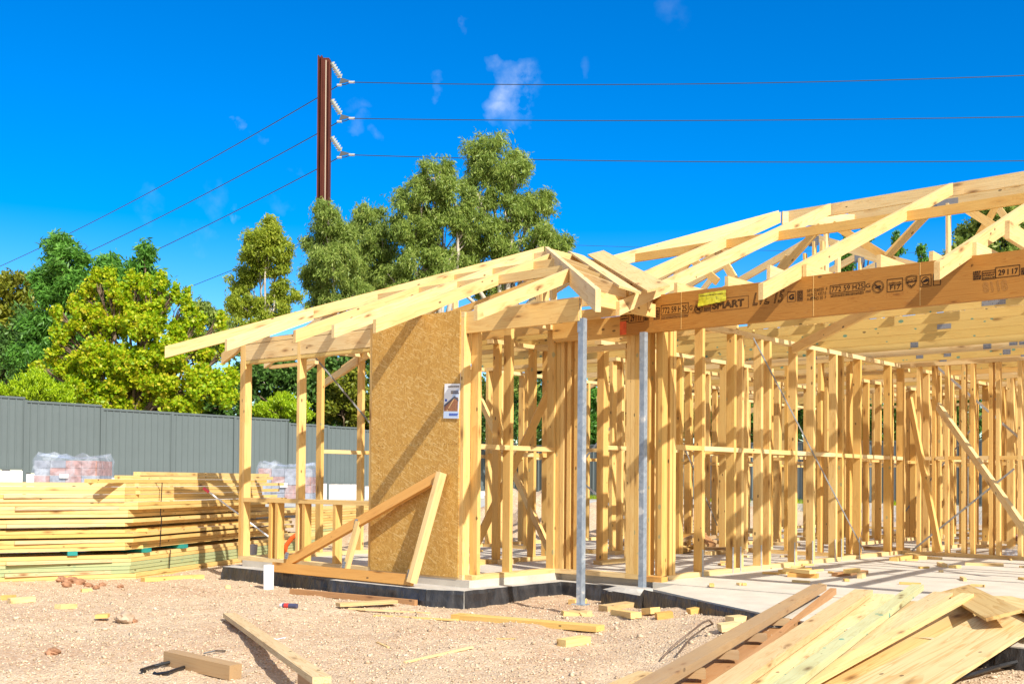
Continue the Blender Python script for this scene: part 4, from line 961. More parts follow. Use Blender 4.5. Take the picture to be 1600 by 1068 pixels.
# wrapped brick pallets
def pallet(px, py, D, w, dpt, h, label, nz_, rot=0, seed=1):
    rr = random.Random(seed); p = P(px, py, D=D)
    t = empty('wrapped_brick_pallet', p, label, 'brick pallet')
    R = Matrix.Translation(p) @ Matrix.Rotation(rot, 4, 'Z')
    nx_ = 4
    for i in range(nx_):
        for k in range(nz_):
            x0 = -w/2+w/nx_*i; mt = M_BRICK if rr.random() < .5 else M_BRICKG; jx = rr.uniform(0, .02)
            M_, = (R,)
            m = MB()
            m.box(x0+.004, x0+w/nx_-.004, -dpt/2+jx, dpt/2-jx, h/nz_*k+.003, h/nz_*(k+1)-.003); m.build('brick_pack', mt, t, R)
    # wrap film, puckered on top
    m = MB(); N_ = 26; rows = []
    per = []
    for i in range(N_):
        u = i/N_*4; s_ = int(u); f_ = u-s_
        c = [(-1, -1), (1, -1), (1, 1), (-1, 1), (-1, -1)]; x = c[s_][0]*(1-f_)+c[s_+1][0]*f_; y = c[s_][1]*(1-f_)+c[s_+1][1]*f_; per.append((x*(w/2+.03), y*(dpt/2+.03)))
    for zf in (0, .2, .4, .6, .8, 1.0, 1.10):
        rows.append([(x*(1+rr.uniform(-.02, .02))*(1 if zf < 1.05 else .93), y*(1+rr.uniform(-.02, .02))*(1 if zf < 1.05 else .9), h*zf+(rr.uniform(0, .12) if zf > 1.05 else rr.uniform(-.01, .01))) for x, y in per])
    v = [q for r_ in rows for q in r_]; f = [(j*N_+i, j*N_+(i+1) % N_, (j+1)*N_+(i+1) % N_, (j+1)*N_+i) for j in range(len(rows)-1) for i in range(N_)]
    v.append((0, 0, h*1.06)); f += [((len(rows)-1)*N_+i, (len(rows)-1)*N_+(i+1) % N_, len(v)-1) for i in range(N_)]
    m.add(v, f); m.build('plastic_wrap', M_FILM, t, R)
    m = MB(); m.box(-w*.08, w*.06, -dpt/2-.05, -dpt/2-.046, h*.42, h*.56); m.build('label_card', M_CARD, t, R)
pallet(115, 766, 24.5, 1.35, 1.0, .66, 'plastic wrapped brick pack beyond the left timber stack in front of the fence', 4, rot=.75, seed=2)
pallet(450, 782, 24.0, 1.12, .9, .70, 'plastic wrapped brick pack seen through the window opening on the paving', 4, rot=.75, seed=5)

# ==================================================================
# FENCES
# ==================================================================
def corr_panel(L, z0, z1):
    """trapezoid ribbed steel sheet along local x"""
    m = MB(); prof = []; x = 0; pitch = .19
    while x < L-.001:
        for dx, y in ((0, 0), (.085, 0), (.10, -.022), (.125, -.022), (.140, 0)):
            if x+dx < L: prof.append((x+dx, y))
        x += pitch
    prof.append((L, 0)); v = [(a, b, z0) for a, b in prof]+[(a, b, z1) for a, b in prof]; n = len(prof)
    return m.add(v, [(i, i+1, n+i+1, n+i) for i in range(n-1)])
def fence(label, A, B, spans, tops, base_top, parent_loc):
    t = empty('steel_fence', parent_loc, label, 'fence')
    A = Vector(A); B = Vector(B); d = (B-A).normalized(); nn = Vector((d.y, -d.x, 0))
    R0 = Matrix(((d.x, -d.y, 0, A.x), (d.y, d.x, 0, A.y), (0, 0, 1, 0), (0, 0, 0, 1)))
    for (s0, s1), zt, zb in zip(spans, tops, base_top):
        R = R0 @ Matrix.Translation((s0, 0, 0)); L = s1-s0
        corr_panel(L-.05, zb, zt-.03).build('fence_panel', M_FENCE, t, R @ Matrix.Translation((.05, 0, 0)))
        MB().box(0, L, -.035, .02, zt-.05, zt).build('top_rail', M_FENCE_DK, t, R)
        MB().box(.05, L, -.032, .018, zb-.03, zb+.02).build('bottom_rail', M_FENCE_DK, t, R)
        MB().box(-.03, .05, -.045, .03, zb-.75, zt+.01).build('fence_post', M_FENCE_DK, t, R)
        nsl = 3
        for k in range(nsl): MB().box(.055, L-.035, -.03, .03, zb-.05-.21*(k+1), zb-.052-.21*k).build('concrete_sleeper', M_SLEEPER, t, R)
    return t
FX = -27.6
ys = [P(px, 660, X=FX).y for px in (-82, -22, 38, 158, 268, 366, 451, 512, 568, 640, 700, 760, 806)]
spans = [(ys[i]-8, ys[i+1]-8) for i in range(len(ys)-1)]
tops = [2.93, 2.93, 2.93-.02, 2.745, 2.735, 2.725, 2.60, 2.59, 2.51, 2.42, 2.35, 2.34]; tops = [2.90, 2.90, 2.82, 2.735, 2.73, 2.72, 2.61, 2.585, 2.52, 2.43, 2.35, 2.33]
tops[0:2] = [2.92, 2.90]
fence('long grey ribbed steel fence on white concrete sleepers behind the timber stack', (FX, 8, 0), (FX, 40, 0), spans, tops, [t_-1.80 for t_ in tops], (FX, 8, .3))
FY = P(806, 700, X=FX).y; X0 = FX
sp2 = [(2.37*i, 2.37*(i+1)) for i in range(15)]; tp2 = [2.22-.012*i for i in range(15)]
fence('dark shaded grey steel fence crossing behind the wall studs at the rear', (FX, FY, 0), (10, FY, 0), sp2, tp2, [t_-1.80 for t_ in tp2], (FX+2, FY, .2))
# lawn tufts at the foot of the rear fence
g = np.random.default_rng(5)
def leaves(center, radii, n, size, g, droop=0., aspect=.35, shell=.45, sub=24, subr=.33):
    """leaf-shaped quads in clumps inside an ellipsoid; returns verts and quads"""
    c = np.array(center); R = np.array(radii); Rm = R.mean()
    d = g.normal(size=(sub, 3)); d /= np.linalg.norm(d, axis=1)[:, None]
    rad = (shell+(1-shell)*g.random(sub)**.6)[:, None]
    sc = c+d*R*rad*.80
    # twigs start near a clump centre and run outwards, rising or hanging; the leaves sit along them
    nt = max(12, n//16); wh_ = g.integers(0, sub, nt)
    q = g.normal(size=(nt, 3)); q /= np.linalg.norm(q, axis=1)[:, None]
    t0 = sc[wh_]+q*R*subr*.8*(g.random(nt)**.5)[:, None]
    outw = (t0-c)/R; outw /= (np.linalg.norm(outw, axis=1)[:, None]+1e-6)
    td = outw*.6+g.normal(size=(nt, 3))*.45+np.array([0, 0, (-droop*1.5 if droop > 0 else .5*-droop+.35) if abs(droop) > .18 else .5])
    td /= np.linalg.norm(td, axis=1)[:, None]; tl = Rm*(.16+.34*g.random(nt)**1.6)
    tl = np.minimum(tl, size*7)
    which = g.integers(0, nt, n); u_ = g.random(n)**.8
    pos = t0[which]+td[which]*(tl[which]*u_)[:, None]+g.normal(size=(n, 3))*size*.42
    ax = g.normal(size=(n, 3))*.8+td[which]*.5; ax /= np.linalg.norm(ax, axis=1)[:, None]
    if droop: ax = ax*(1-abs(droop))+np.array([0, 0, -1.])*droop; ax /= np.linalg.norm(ax, axis=1)[:, None]
    o_ = np.cross(ax, g.normal(size=(n, 3))); o_ /= np.linalg.norm(o_, axis=1)[:, None]
    s = size*(.6+.8*g.random(n))[:, None]; w = s*aspect
    a = pos-ax*s*.5; b = pos+o_*w*.5; e = pos+ax*s*.5; f = pos-o_*w*.5
    V = np.stack([a, b, e, f], 1).reshape(-1, 3); return V, sc
def crown(name, blobs, D, n, size, mat, parent, seed, droop=0, aspect=.35, depth=1.0, shell=.45, sub=24, subr=.33, zjit=.6):
    g = np.random.default_rng(seed); VV = []; centers = []; tot = sum(b[2]*(b[3] if len(b) > 3 else b[2]) for b in blobs)
    for b in blobs:
        px, py, rx = b[:3]; rz = b[3] if len(b) > 3 else rx
        c = P(px, py, D=D+g.uniform(-zjit, zjit)*rx*D/F*1.0); sc_ = D/F
        m = max(60, int(n*rx*rz/tot))
        V, s = leaves(c, (rx*sc_, rx*sc_*depth, rz*sc_), m, size, g, droop, aspect, shell, sub, subr); VV.append(V); centers.append((c, s))
    V = np.concatenate(VV); Q = np.arange(len(V)).reshape(-1, 4)
    me = fast_mesh(name, V, Q, mat); o = bpy.data.objects.new(name, me); col.objects.link(o); put(o, Matrix.Identity(4), parent); return centers
def tree(name, label, cat, base, D, blobs, n, size, mat, bark, seed, trunk_r=.18, group=None, droop=0, aspect=.35, limb=True, **k):
    """base = pixel column of the trunk's foot and ground height"""
    px, gz = base; p0 = P(px, 700, D=D); p0.z = gz
    t = empty(name, p0, label, cat, group)
    centers = crown('crown', blobs, D, n, size, mat, t, seed, droop, aspect, **k)
    rr = random.Random(seed); m = MB()
    zlow = min(c.z for c, s in centers); top = max(centers, key=lambda q: q[0].z)[0]
    fork = Vector((p0.x*.8+top.x*.2, p0.y*.8+top.y*.2, p0.z+(zlow-p0.z)*.75 if zlow > p0.z+1 else p0.z+.8))
    m.tube([p0-Vector((0, 0, .3)), p0.lerp(fork, .5)+Vector((rr.uniform(-.1, .1), rr.uniform(-.1, .1), 0)), fork], [trunk_r*1.15, trunk_r, trunk_r*.85], 9)
    for c, s in centers:
        mid = fork.lerp(c, .55)+Vector((rr.uniform(-.4, .4), rr.uniform(-.4, .4), rr.uniform(.0, .5)))
        m.tube([fork, fork.lerp(mid, .5)+Vector((rr.uniform(-.15, .15),)*3), mid, c], [trunk_r*.55, trunk_r*.42, trunk_r*.30, trunk_r*.16], 6)
        if limb:
            for q in s[:10]:
                q = Vector(q); k0 = mid.lerp(c, rr.uniform(.2, 1.)); m.tube([k0, k0.lerp(q, .5)+Vector((rr.uniform(-.1, .1), rr.uniform(-.1, .1), rr.uniform(0, .15))), q], [trunk_r*.14, trunk_r*.10, trunk_r*.05], 5)
    m.build('trunk', bark, t, smooth=True); return t
GZ_ = .5
# tall eucalypts in the middle
tree('eucalyptus_tree', 'tall grey green gum tree with the highest crown right of centre above the roof', 'tree', (790, GZ_), 47, [(765, 250, 46, 42), (800, 265, 40), (745, 300, 34), (835, 325, 36, 34), (800, 330, 30), (770, 370, 36), (842, 380, 38, 34), (872, 385, 26), (808, 400, 36), (735, 390, 34, 40), (775, 440, 40, 34), (850, 430, 34, 26), (700, 430, 36)], 86000, .19, M_EUC, M_BARK_PALE, 21, .26, droop=.42, aspect=.22, sub=26, subr=.25, shell=.42)
tree('eucalyptus_tree', 'broad grey green gum tree left of the tallest crown with pale limbs', 'tree', (690, GZ_), 45, [(680, 275, 38, 32), (650, 305, 42, 34), (710, 310, 36), (640, 350, 36), (690, 360, 46), (730, 345, 28, 34), (655, 405, 42), (700, 425, 40), (620, 440, 34), (660, 455, 40, 26)], 70000, .18, M_EUC, M_BARK_PALE, 22, .24, droop=.42, aspect=.22, sub=26, subr=.25, shell=.42)
tree('eucalyptus_tree', 'low rounded gum tree between the broad gum and the one at the rusty pole', 'tree', (580, GZ_), 46.5, [(575, 345, 32, 28), (552, 375, 30, 32), (598, 378, 30, 34), (570, 420, 40), (605, 430, 32), (585, 465, 38, 24)], 42000, .175, M_EUC, M_BARK_PALE, 23, .18, droop=.45, aspect=.22, sub=24, subr=.32)
tree('eucalyptus_tree', 'dense gum tree standing directly below the rusty steel pole', 'tree', (520, GZ_), 44, [(512, 340, 28, 30), (535, 365, 30), (498, 380, 28, 34), (520, 410, 40, 38), (490, 430, 24, 30), (545, 430, 34), (512, 465, 36, 26), (555, 460, 30, 22)], 48000, .165, M_EUC, M_BARK_PALE, 24, .18, droop=.48, aspect=.22, sub=24, subr=.32)
tree('gum_tree', 'slender yellow green gum tree with thin white limbs above the roof tip', 'tree', (408, GZ_), 43, [(418, 362, 26, 22), (405, 385, 32, 24), (432, 390, 26, 22), (396, 412, 34, 22), (428, 415, 26, 18), (378, 440, 24, 18), (448, 455, 26, 17), (425, 480, 34, 16), (380, 475, 28, 22), (400, 500, 34, 16)], 34000, .165, M_EUC2, M_BARK_PALE, 25, .12, droop=.35, aspect=.26, sub=18, subr=.34)
tree('small_gum_tree', 'small dull grey green tree behind the gap left of the slender gum', 'tree', (318, GZ_), 48, [(312, 488, 26, 20), (340, 505, 22, 20), (290, 510, 24, 20), (320, 530, 36, 22), (360, 530, 30, 24)], 15000, .20, M_EUC, M_BARK, 26, .1, droop=.3, aspect=.3)
# left group
tree('bamboo_like_tree', 'tall dark glossy evergreen rising behind the golden tree at the left', 'tree', (105, GZ_), 38, [(92, 385, 26, 22), (108, 410, 32, 26), (85, 430, 34, 30), (118, 445, 30), (95, 480, 46, 40), (75, 520, 40), (120, 520, 36), (90, 570, 50, 40), (50, 560, 34)], 46000, .21, M_BAMB, M_BARK, 27, .12, droop=.2, aspect=.24, sub=30, subr=.28)
tree('bamboo_like_tree', 'narrow dark evergreen spire standing right of the tallest dark one', 'tree', (172, GZ_), 39, [(168, 412, 18, 16), (176, 440, 26), (165, 475, 34)], 9000, .26, M_BAMB, M_BARK, 28, .1, droop=.2, aspect=.24)
tree('bamboo_like_tree', 'thin dark evergreen spire leaning right above the golden crown', 'tree', (222, GZ_), 38, [(228, 396, 11, 18), (218, 425, 20, 22), (245, 440, 18, 10), (205, 455, 28), (240, 470, 24)], 9000, .24, M_BAMB, M_BARK, 29, .1, droop=.2, aspect=.24)
tree('olive_tree', 'brownish olive tree at the far left edge behind the others', 'tree', (10, GZ_), 44, [(20, 450, 40, 24), (-20, 470, 44, 34), (45, 480, 30, 26), (10, 510, 46, 34), (-10, 560, 50, 40), (-60, 500, 50)], 26000, .2, M_OLIVE, M_BARK, 30, .15)
_gb = [(215, 440, 14, 12), (140, 458, 14, 18), (190, 466, 24, 20), (238, 478, 28, 24), (128, 498, 22, 22), (170, 508, 34, 30), (228, 516, 36, 32), (284, 520, 22, 22), (268, 560, 34, 30), (322, 556, 20, 20), (208, 566, 40, 36), (150, 562, 34, 30), (106, 578, 28, 22), (318, 598, 36, 28), (256, 606, 38, 26), (190, 616, 38, 24), (130, 608, 34, 22), (352, 548, 8, 22), (350, 618, 24, 18), (292, 472, 7, 24), (84, 556, 14, 12), (150, 436, 7, 20), (172, 434, 6, 22), (252, 442, 8, 22), (274, 458, 6, 20), (114, 474, 7, 20), (345, 500, 5, 18), (98, 522, 20, 9), (205, 446, 6, 26), (228, 450, 7, 22), (310, 500, 8, 22), (90, 490, 8, 16), (200, 640, 44, 22), (240, 632, 36, 22), (170, 640, 30, 20), (285, 636, 34, 18), (225, 590, 30, 26), (182, 560, 28, 24), (300, 545, 16, 14), (96, 540, 10, 12), (362, 590, 12, 16), (60, 575, 12, 9)]
tree('golden_tree', 'broad bright golden green tree spilling over the grey fence', 'tree', (215, GZ_), 32.5, _gb, 100000, .105, M_MAPLE, M_BARK, 31, .14, droop=.15, aspect=.75, sub=26, subr=.30, shell=.30)
tree('conifer_bush', 'rounded lime green conifer bush just above the fence at the left', 'bush', (62, GZ_), 31, [(62, 610, 36, 26), (35, 615, 30, 18), (90, 622, 28, 16), (58, 592, 18, 14)], 16000, .09, M_LIME, M_BARK, 32, .08, droop=-.5, aspect=.35, sub=50, subr=.2)
tree('conifer_bush', 'lime green conifer bush at the extreme left edge of the fence', 'bush', (-5, GZ_), 31, [(-8, 615, 20, 22), (-20, 625, 22)], 5000, .09, M_LIME, M_BARK, 33, .08, droop=-.5, aspect=.35, sub=40, subr=.2)
tree('conifer_bush', 'lime green conifer bush seen through the window opening above the fence', 'bush', (437, GZ_), 35, [(440, 638, 30, 22), (415, 645, 24, 16), (465, 645, 24, 18), (440, 622, 12, 10)], 12000, .09, M_LIME, M_BARK, 34, .08, droop=-.5, aspect=.35, sub=40, subr=.2)
tree('evergreen_shrub', 'dark green mass of shrub behind the window opening', 'shrub', (470, GZ_), 39, [(410, 590, 36, 34), (455, 590, 40, 36), (500, 610, 40), (430, 640, 36), (380, 600, 30, 40), (540, 600, 34), (530, 560, 34), (575, 570, 34), (500, 570, 30)], 26000, .16, M_DARK, M_BARK, 35, .1, aspect=.55, sub=40, subr=.28)
tree('yellow_shrub', 'yellow green shrub between the window opening and the strand board sheet', 'shrub', (548, GZ_), 38, [(545, 600, 30, 26), (530, 640, 34, 26), (575, 620, 34, 34), (565, 660, 34, 18)], 13000, .15, M_OLIVE, M_BARK, 36, .1, aspect=.5)
tree('dark_tree', 'dark evergreen filling the gap between golden tree and olive tree', 'tree', (45, GZ_), 41, [(40, 540, 50), (0, 590, 50), (60, 590, 46), (110, 600, 40)], 16000, .2, M_DARK, M_BARK, 37, .12)
tree('hedge_shrub', 'dark low shrubs just behind the fence below the golden tree', 'shrub', (230, GZ_), 35, [(px_, 640, 44, 30) for px_ in range(-60, 420, 60)], 22000, .16, M_DARK, M_BARK, 38, .06, limb=False, aspect=.5, sub=40)
tree('hedge_shrub', 'dark low shrubs just behind the fence beyond the window opening', 'shrub', (520, GZ_), 39, [(px_, 665, 44, 24) for px_ in range(400, 830, 60)], 18000, .16, M_DARK, M_BARK, 39, .06, limb=False, aspect=.5, sub=40)
tree('hedge_shrub', 'long dark hedge behind the shaded rear fence', 'hedge', (1200, GZ_), 43, [(px_, 668-(px_ % 3)*16, 54, 44) for px_ in range(820, 1720, 56)], 42000, .17, M_DARK, M_BARK, 40, .06, limb=False, aspect=.5, sub=40)
# trees seen through the frame, behind the crossing fence
for i, (px, D, bl, mat, lab, nn_) in enumerate((
    (780, 44, [(760, 620, 34), (800, 600, 36), (770, 660, 40, 30), (830, 650, 34), (800, 560, 34)], M_EUC, 'bushy gum seen through the studs beside the strand board sheet', 15000),
    (850, 47, [(850, 640, 40), (870, 600, 34), (890, 660, 36)], M_DARK, 'dark tree seen through the studs left of the first steel post', 9000),
    (945, 41, [(940, 640, 40, 34), (970, 610, 36), (955, 680, 44, 22), (920, 670, 30)], M_BAMB, 'mid green bush seen between the two steel posts above the rear fence', 15000),
    (1050, 44, [(1050, 640, 46), (1080, 600, 40), (1100, 660, 40), (1010, 650, 36)], M_DARK, 'dark green bush seen just right of the second steel post', 13000),
    (1190, 46, [(1190, 620, 56), (1150, 660, 44), (1240, 640, 50)], M_DARK, 'dark tree seen through the densest studs of the long wall', 12000),
    (1400, 48, [(1400, 600, 70), (1330, 640, 56), (1460, 640, 60)], M_DARK, 'dark tree seen through the far right studs', 12000),
    (1580, 48, [(1580, 610, 70), (1530, 650, 60), (1640, 640, 60)], M_DARK, 'dark tree at the far right seen through the rear wall studs', 12000))):
    tree('background_tree', lab, 'tree', (px, .4), D, bl, nn_, .2, mat, M_BARK_PALE if i == 0 else M_BARK, 50+i, .14, aspect=.4)
tree('large_leafy_tree', 'big green tree rising behind the roof trusses at the upper right', 'tree', (1560, .4), 44, [(1560, 345, 44, 34), (1600, 335, 44, 30), (1530, 375, 34, 30), (1590, 385, 44), (1640, 360, 50), (1500, 395, 26, 16), (1560, 430, 50)], 36000, .2, M_EUC, M_BARK, 61, .2, aspect=.45, sub=30)
for i, (px, D, tipy, w) in enumerate(((1351, 52, 344, 9), (1400, 50, 372, 26), (1322, 52, 362, 14), (1440, 50, 388, 20))):
    bl = [(px+(k % 2)*2, tipy+k*w*.9+4, w*(.25+.18*k), w*.6) for k in range(5)]
    tree('cypress_tree', ['slim cypress tip poking up left of centre between the roof trusses', 'thick dark cypress behind the roof trusses', 'small cypress tip left of the slim one behind the rafters', 'low cypress behind the lower end of the rafter at the right'][i], 'tree', (px, .4), D, bl, 7000, .13, M_BAMB, M_BARK, 70+i, .12, limb=False, aspect=.4, droop=-.4)
# grass tufts along the rear fence
g = np.random.default_rng(8); n_ = 5000; X = g.uniform(FX, -5, n_); Yt = FY-g.uniform(.05, .35, n_)**1.0; hgt = g.uniform(.04, .16, n_)*(vnoise(X*1.5, X*0, 4) > .45)
b0 = np.stack([X, Yt, np.full(n_, .27)], 1); w_ = np.stack([np.full(n_, .012), np.zeros(n_), np.zeros(n_)], 1); tp = b0+np.stack([g.normal(0, .03, n_), g.normal(0, .03, n_), hgt+.001], 1)
V = np.stack([b0-w_, b0+w_, tp+w_*.3, tp-w_*.3], 1).reshape(-1, 3); me = fast_mesh('grass', V, np.arange(len(V)).reshape(-1, 4), M_LIME)
o = bpy.data.objects.new('grass', me); col.objects.link(o); put(o, Matrix.Identity(4)); tag(o, 'green weeds growing along the foot of the rear fence', 'grass', kind='stuff')

# ==================================================================
# POLE AND WIRES
# ==================================================================
PD = 52.
pt_ = P(507.5, 89, D=PD); pb_ = P(503, 700, D=PD); pole = empty('power_pole', (pb_.x, pb_.y, .4), 'tall rust brown steel power pole with three white insulator strings', 'power pole')
top = pt_; bot = Vector((pb_.x, pb_.y, .2)); wv = right
s_ = PD/F
m = MB()
def ir(a, b, x0, x1, d0, d1): # slab of the rolled section between two offsets
    v = []
    for p in (a, b):
        for dx, dy in ((x0, d0), (x1, d0), (x1, d1), (x0, d1)): v.append(p+right*dx+fwdh*dy)
    m.add([v[0], v[1], v[2], v[3], v[4], v[5], v[6], v[7]], BF)
ir(bot, top, -.30, -.245, -.20, .20); ir(bot, top, -.245, -.14, -.05, .05); ir(bot, top+Vector((0, 0, .0)), -.14, -.09, -.20, .20)
ir(bot, top+Vector((0, 0, -.08)), -.09, .22, -.10, .10); ir(bot, top+Vector((0, 0, -.18)), .22, .29, -.22, .22)
m.build('pole_shaft', M_RUST, pole)
m = MB(); ir(bot+Vector((0, 0, .1)), top+Vector((0, 0, -.2)), .06, .105, -.125, -.102); m.build('earth_strap', flat('pale_conduit', (.50, .40, .30), .6), pole)
ends = []
for (x0, y0, x1, y1, bx, by, cx_, cy_) in ((518, 98, 533, 122, 530, 133, 549, 129.5), (518, 156, 533, 179, 530, 190, 549, 186), (518, 214, 533, 236, 530, 246, 549, 243)):
    a = P(x0, y0, D=PD); b = P(x1, y1, D=PD)
    arm = MB().tube([a-right*.1, a], .05, 8).build('insulator_bracket', M_HARD, pole)
    ins = MB(); ax = (b-a)
    for k in range(6):
        c = a+ax*(k+.5)/6.3; u = ax.normalized(); ins.tube([c-u*.055, c-u*.01, c+u*.05], [.06, .15, .07], 12)
    ins.tube([a, b], .035, 6); ins.build('insulator_string', M_PORC, pole, smooth=False)
    p1 = P(bx, by, D=PD); p2 = P(cx_, cy_-1, D=PD); yk = MB(); th = fwdh*.03
    tri = [b, b+(p2-b)*.98+Vector((0, 0, .05)), p1+Vector((0, 0, .06))]; yk.add([q-th for q in tri]+[q+th for q in tri], [(0, 1, 2), (5, 4, 3), (0, 3, 4, 1), (1, 4, 5, 2), (2, 5, 3, 0)]); yk.build('yoke_plate', M_HARD, pole)
    MB().tube([p1-right*.1, p1+right*.12], .06, 8).tube([p2-right*.12, p2+right*.16], .06, 8).build('line_clamp', M_SILVER, pole)
    ends.append((p1, p2))
def wire(pts, r, label, mat=M_WIRE, name='power_line', group='power lines strung from the rusty pole'):
    P0 = [Vector(p) for p in pts]; out = []
    for i in range(len(P0)-1):
        n_ = 16
        for k in range(n_): out.append(P0[i].lerp(P0[i+1], k/n_))
    out.append(P0[-1]); tag(MB().tube(out, r, 5).build(name, mat), label, 'power line', group)
def sagwire(a, b, sag, n=40):
    a = Vector(a); b = Vector(b); return [a.lerp(b, k/n)-Vector((0, 0, sag*4*(k/n)*(1-k/n))) for k in range(n+1)]
names = ('top', 'middle', 'lowest')
rightends = ((1000, 132, 1720, 113), (1000, 188.5, 1720, 180), (1080, 252.5, 1720, 249.5))
leftends = ((0, 416), (0, 455), (0, 497))
for i, (p1, p2) in enumerate(ends):
    mx, my, ex, ey = rightends[i]; m_ = P(mx, my, D=PD*.93); e_ = P(ex, ey, D=PD*.86)
    # one smooth curve through three points
    def quad(A, B_, C, n=60):
        tB = (B_-A).length/((B_-A).length+(C-B_).length); ctrl = (B_-A*(1-tB)**2-C*tB**2)/(2*tB*(1-tB)); return [A*(1-t)**2+ctrl*2*t*(1-t)+C*t*t for t in np.linspace(0, 1, n)]
    tag(MB().tube(quad(p2, m_, e_), .019, 5).build('power_line', M_WIRE), 'nearly level cable, the %s of the three running right from the pole' % names[i], 'power line')
    lx, ly = leftends[i]; far = P(lx, ly, D=PD*1.5); far2 = P(-200, ly+(ly-p1.z*0)*0+112, D=PD*1.75)
    pj = p1+right*(-.5)+Vector((0, 0, -.42))
    tag(MB().tube([p2, p1.lerp(p2, .5)-Vector((0, 0, .05)), p1]+quad(p1, p1.lerp(far, .5)-Vector((0, 0, .35)), far), .022, 5).build('power_line', M_WIRE), 'slanting cable, the %s of the three falling left from the pole' % names[i], 'power line')
thin = quad(P(255, 465, D=62), P(355, 425, D=60), P(600, 332, D=57)); tag(MB().tube(thin, .016, 4).build('thin_wire', M_WIRE), 'very thin wire crossing behind the slender yellow green gum', 'wire')
thin = quad(P(820, 380, D=60), P(930, 384, D=60), P(1700, 395, D=60)); tag(MB().tube(thin, .010, 4).build('thin_wire', M_WIRE), 'very thin level wire above the roof right of the gum trees', 'wire')

# ==================================================================
# FOREGROUND TIMBER AND LITTER
# ==================================================================
def gz(p, up_=0.): return Vector((p.x, p.y, float(ground_h(p.x, p.y))+up_))
def G(px, py, up_=0.):
    p = P(px, py, Z=-.215)
    for _ in range(3): p = P(px, py, Z=float(ground_h(p.x, p.y))+up_)
    return p
def lie(px0, py0, px1, py1, w, h, mat, label, cat='board', name='loose_board', lift=0., lift2=None, roll=0., group=None, plumb=0):
    a = G(px0, py0, h*.5+lift); b = G(px1, py1, h*.5+(lift if lift2 is None else lift2))
    up_ = Vector((0, 0, 1))
    if roll: up_ = Matrix.Rotation(roll, 3, (b-a).normalized()) @ up_
    return tag(board(name, a, b, w, h, mat, None, up_), label, cat, group)
lie(712, 962, 938, 981, .13, .042, M_STACK, 'long flat pine board lying alone on gravel below the steel post', lift=.004)
lie(877, 1004, 916, 998, .09, .05, M_STACK, 'short thick yellow offcut on the gravel below the lone flat board', 'offcut', 'timber_offcut')
lie(632, 1034, 738, 1010, .02, .012, M_PALE, 'thin pale stick lying on the open gravel in the centre foreground', 'stick', 'thin_stick')
lie(589, 1003, 607, 1011, .016, .012, M_PALE, 'tiny pale splinter left of the thin stick on the gravel', 'stick', 'thin_stick')
lie(455, 923, 650, 941, .045, .05, M_BROWN, 'long reddish brown batten lying below the slab edge', 'batten', 'timber_batten')
lie(528, 944, 618, 939, .09, .03, M_DRY, 'pale board crossing over the reddish brown batten', lift=.02)
lie(545, 950, 672, 957, .03, .012, M_PALE, 'thin pale lath under the crossing pale board', 'lath', 'timber_lath')
lie(585, 961, 716, 968, .04, .012, M_STACK, 'thin orange lath ending at the lone flat board', 'lath', 'timber_lath')
lie(776, 997, 806, 997, .012, .008, M_PALE, 'tiny pale splinter on the gravel right of centre', 'stick', 'thin_stick')
lie(980, 965, 1010, 966, .01, .008, M_PALE, 'tiny splinter beside the offcuts near the slab', 'stick', 'thin_stick')
lie(265, 1026, 368, 1049, .09, .085, M_WEATH, 'thick weathered timber block lying in the left foreground', 'timber block', 'timber_block', lift=.0)
# long board propped on a block
a = G(358, 960, .02); b = G(503, 1062, .13); tag(board('propped_board', a, b, .095, .035, M_DRY), 'long pale board propped on a small brown block in the foreground', 'board')
lie(478, 1063, 500, 1078, .09, .12, M_BROWN, 'small brown block under the end of the propped board', 'timber block', 'timber_block')
lie(223, 905, 316, 900, .10, .045, M_STACK, 'short board lying at the foot of the left timber stack', lift=.0)
for (x0, y0, x1, y1, w, h, mt, lab) in (
    (14, 938, 53, 935, .08, .045, M_PALE, 'pale offcut at the left edge of the gravel'), (4, 933, 22, 933, .07, .045, M_PINE, 'yellow offcut touching the pale one at the left edge'),
    (90, 947, 116, 946, .07, .04, M_PALE, 'small pale offcut on gravel below the red clay clods'), (127, 922, 143, 921, .05, .03, M_PINE, 'small yellow offcut just below the red clay clods'),
    (150, 962, 170, 961, .08, .03, M_PINE, 'yellow offcut next to the brown rock on the gravel'), (352, 916, 360, 916, .06, .03, M_PALE, 'tiny pale offcut below the slab corner at the left'),
    (893, 940, 912, 938, .08, .045, M_PINE, 'orange offcut left of the foot of the first steel post'), (942, 950, 985, 944, .12, .05, M_DRY, 'broad pale offcut right of the foot of the first steel post'),
    (962, 956, 994, 961, .09, .05, M_PINE, 'green flecked offcut lying in front of the broad pale one'), (1010, 954, 1024, 953, .10, .05, M_PINE, 'orange offcut between the two steel posts on the gravel'),
    (1025, 962, 1050, 959, .09, .05, M_ORANGE, 'orange offcut lying in front of the second steel post'), (1076, 955, 1102, 950, .07, .045, M_PINE, 'offcut at the edge of the black plastic right of the second post'),
    (1124, 980, 1152, 976, .10, .05, M_PALE, 'pale offcut half under the weathered plank'), (1140, 968, 1170, 965, .10, .05, M_PALE, 'pale offcut behind the one under the weathered plank'), (688, 934, 702, 932, .05, .03, M_PALE, 'tiny pale offcut under the slab corner')):
    lie(x0, y0, x1, y1, w, h, mt, lab, 'offcut', 'timber_offcut', group='offcuts scattered on the gravel')
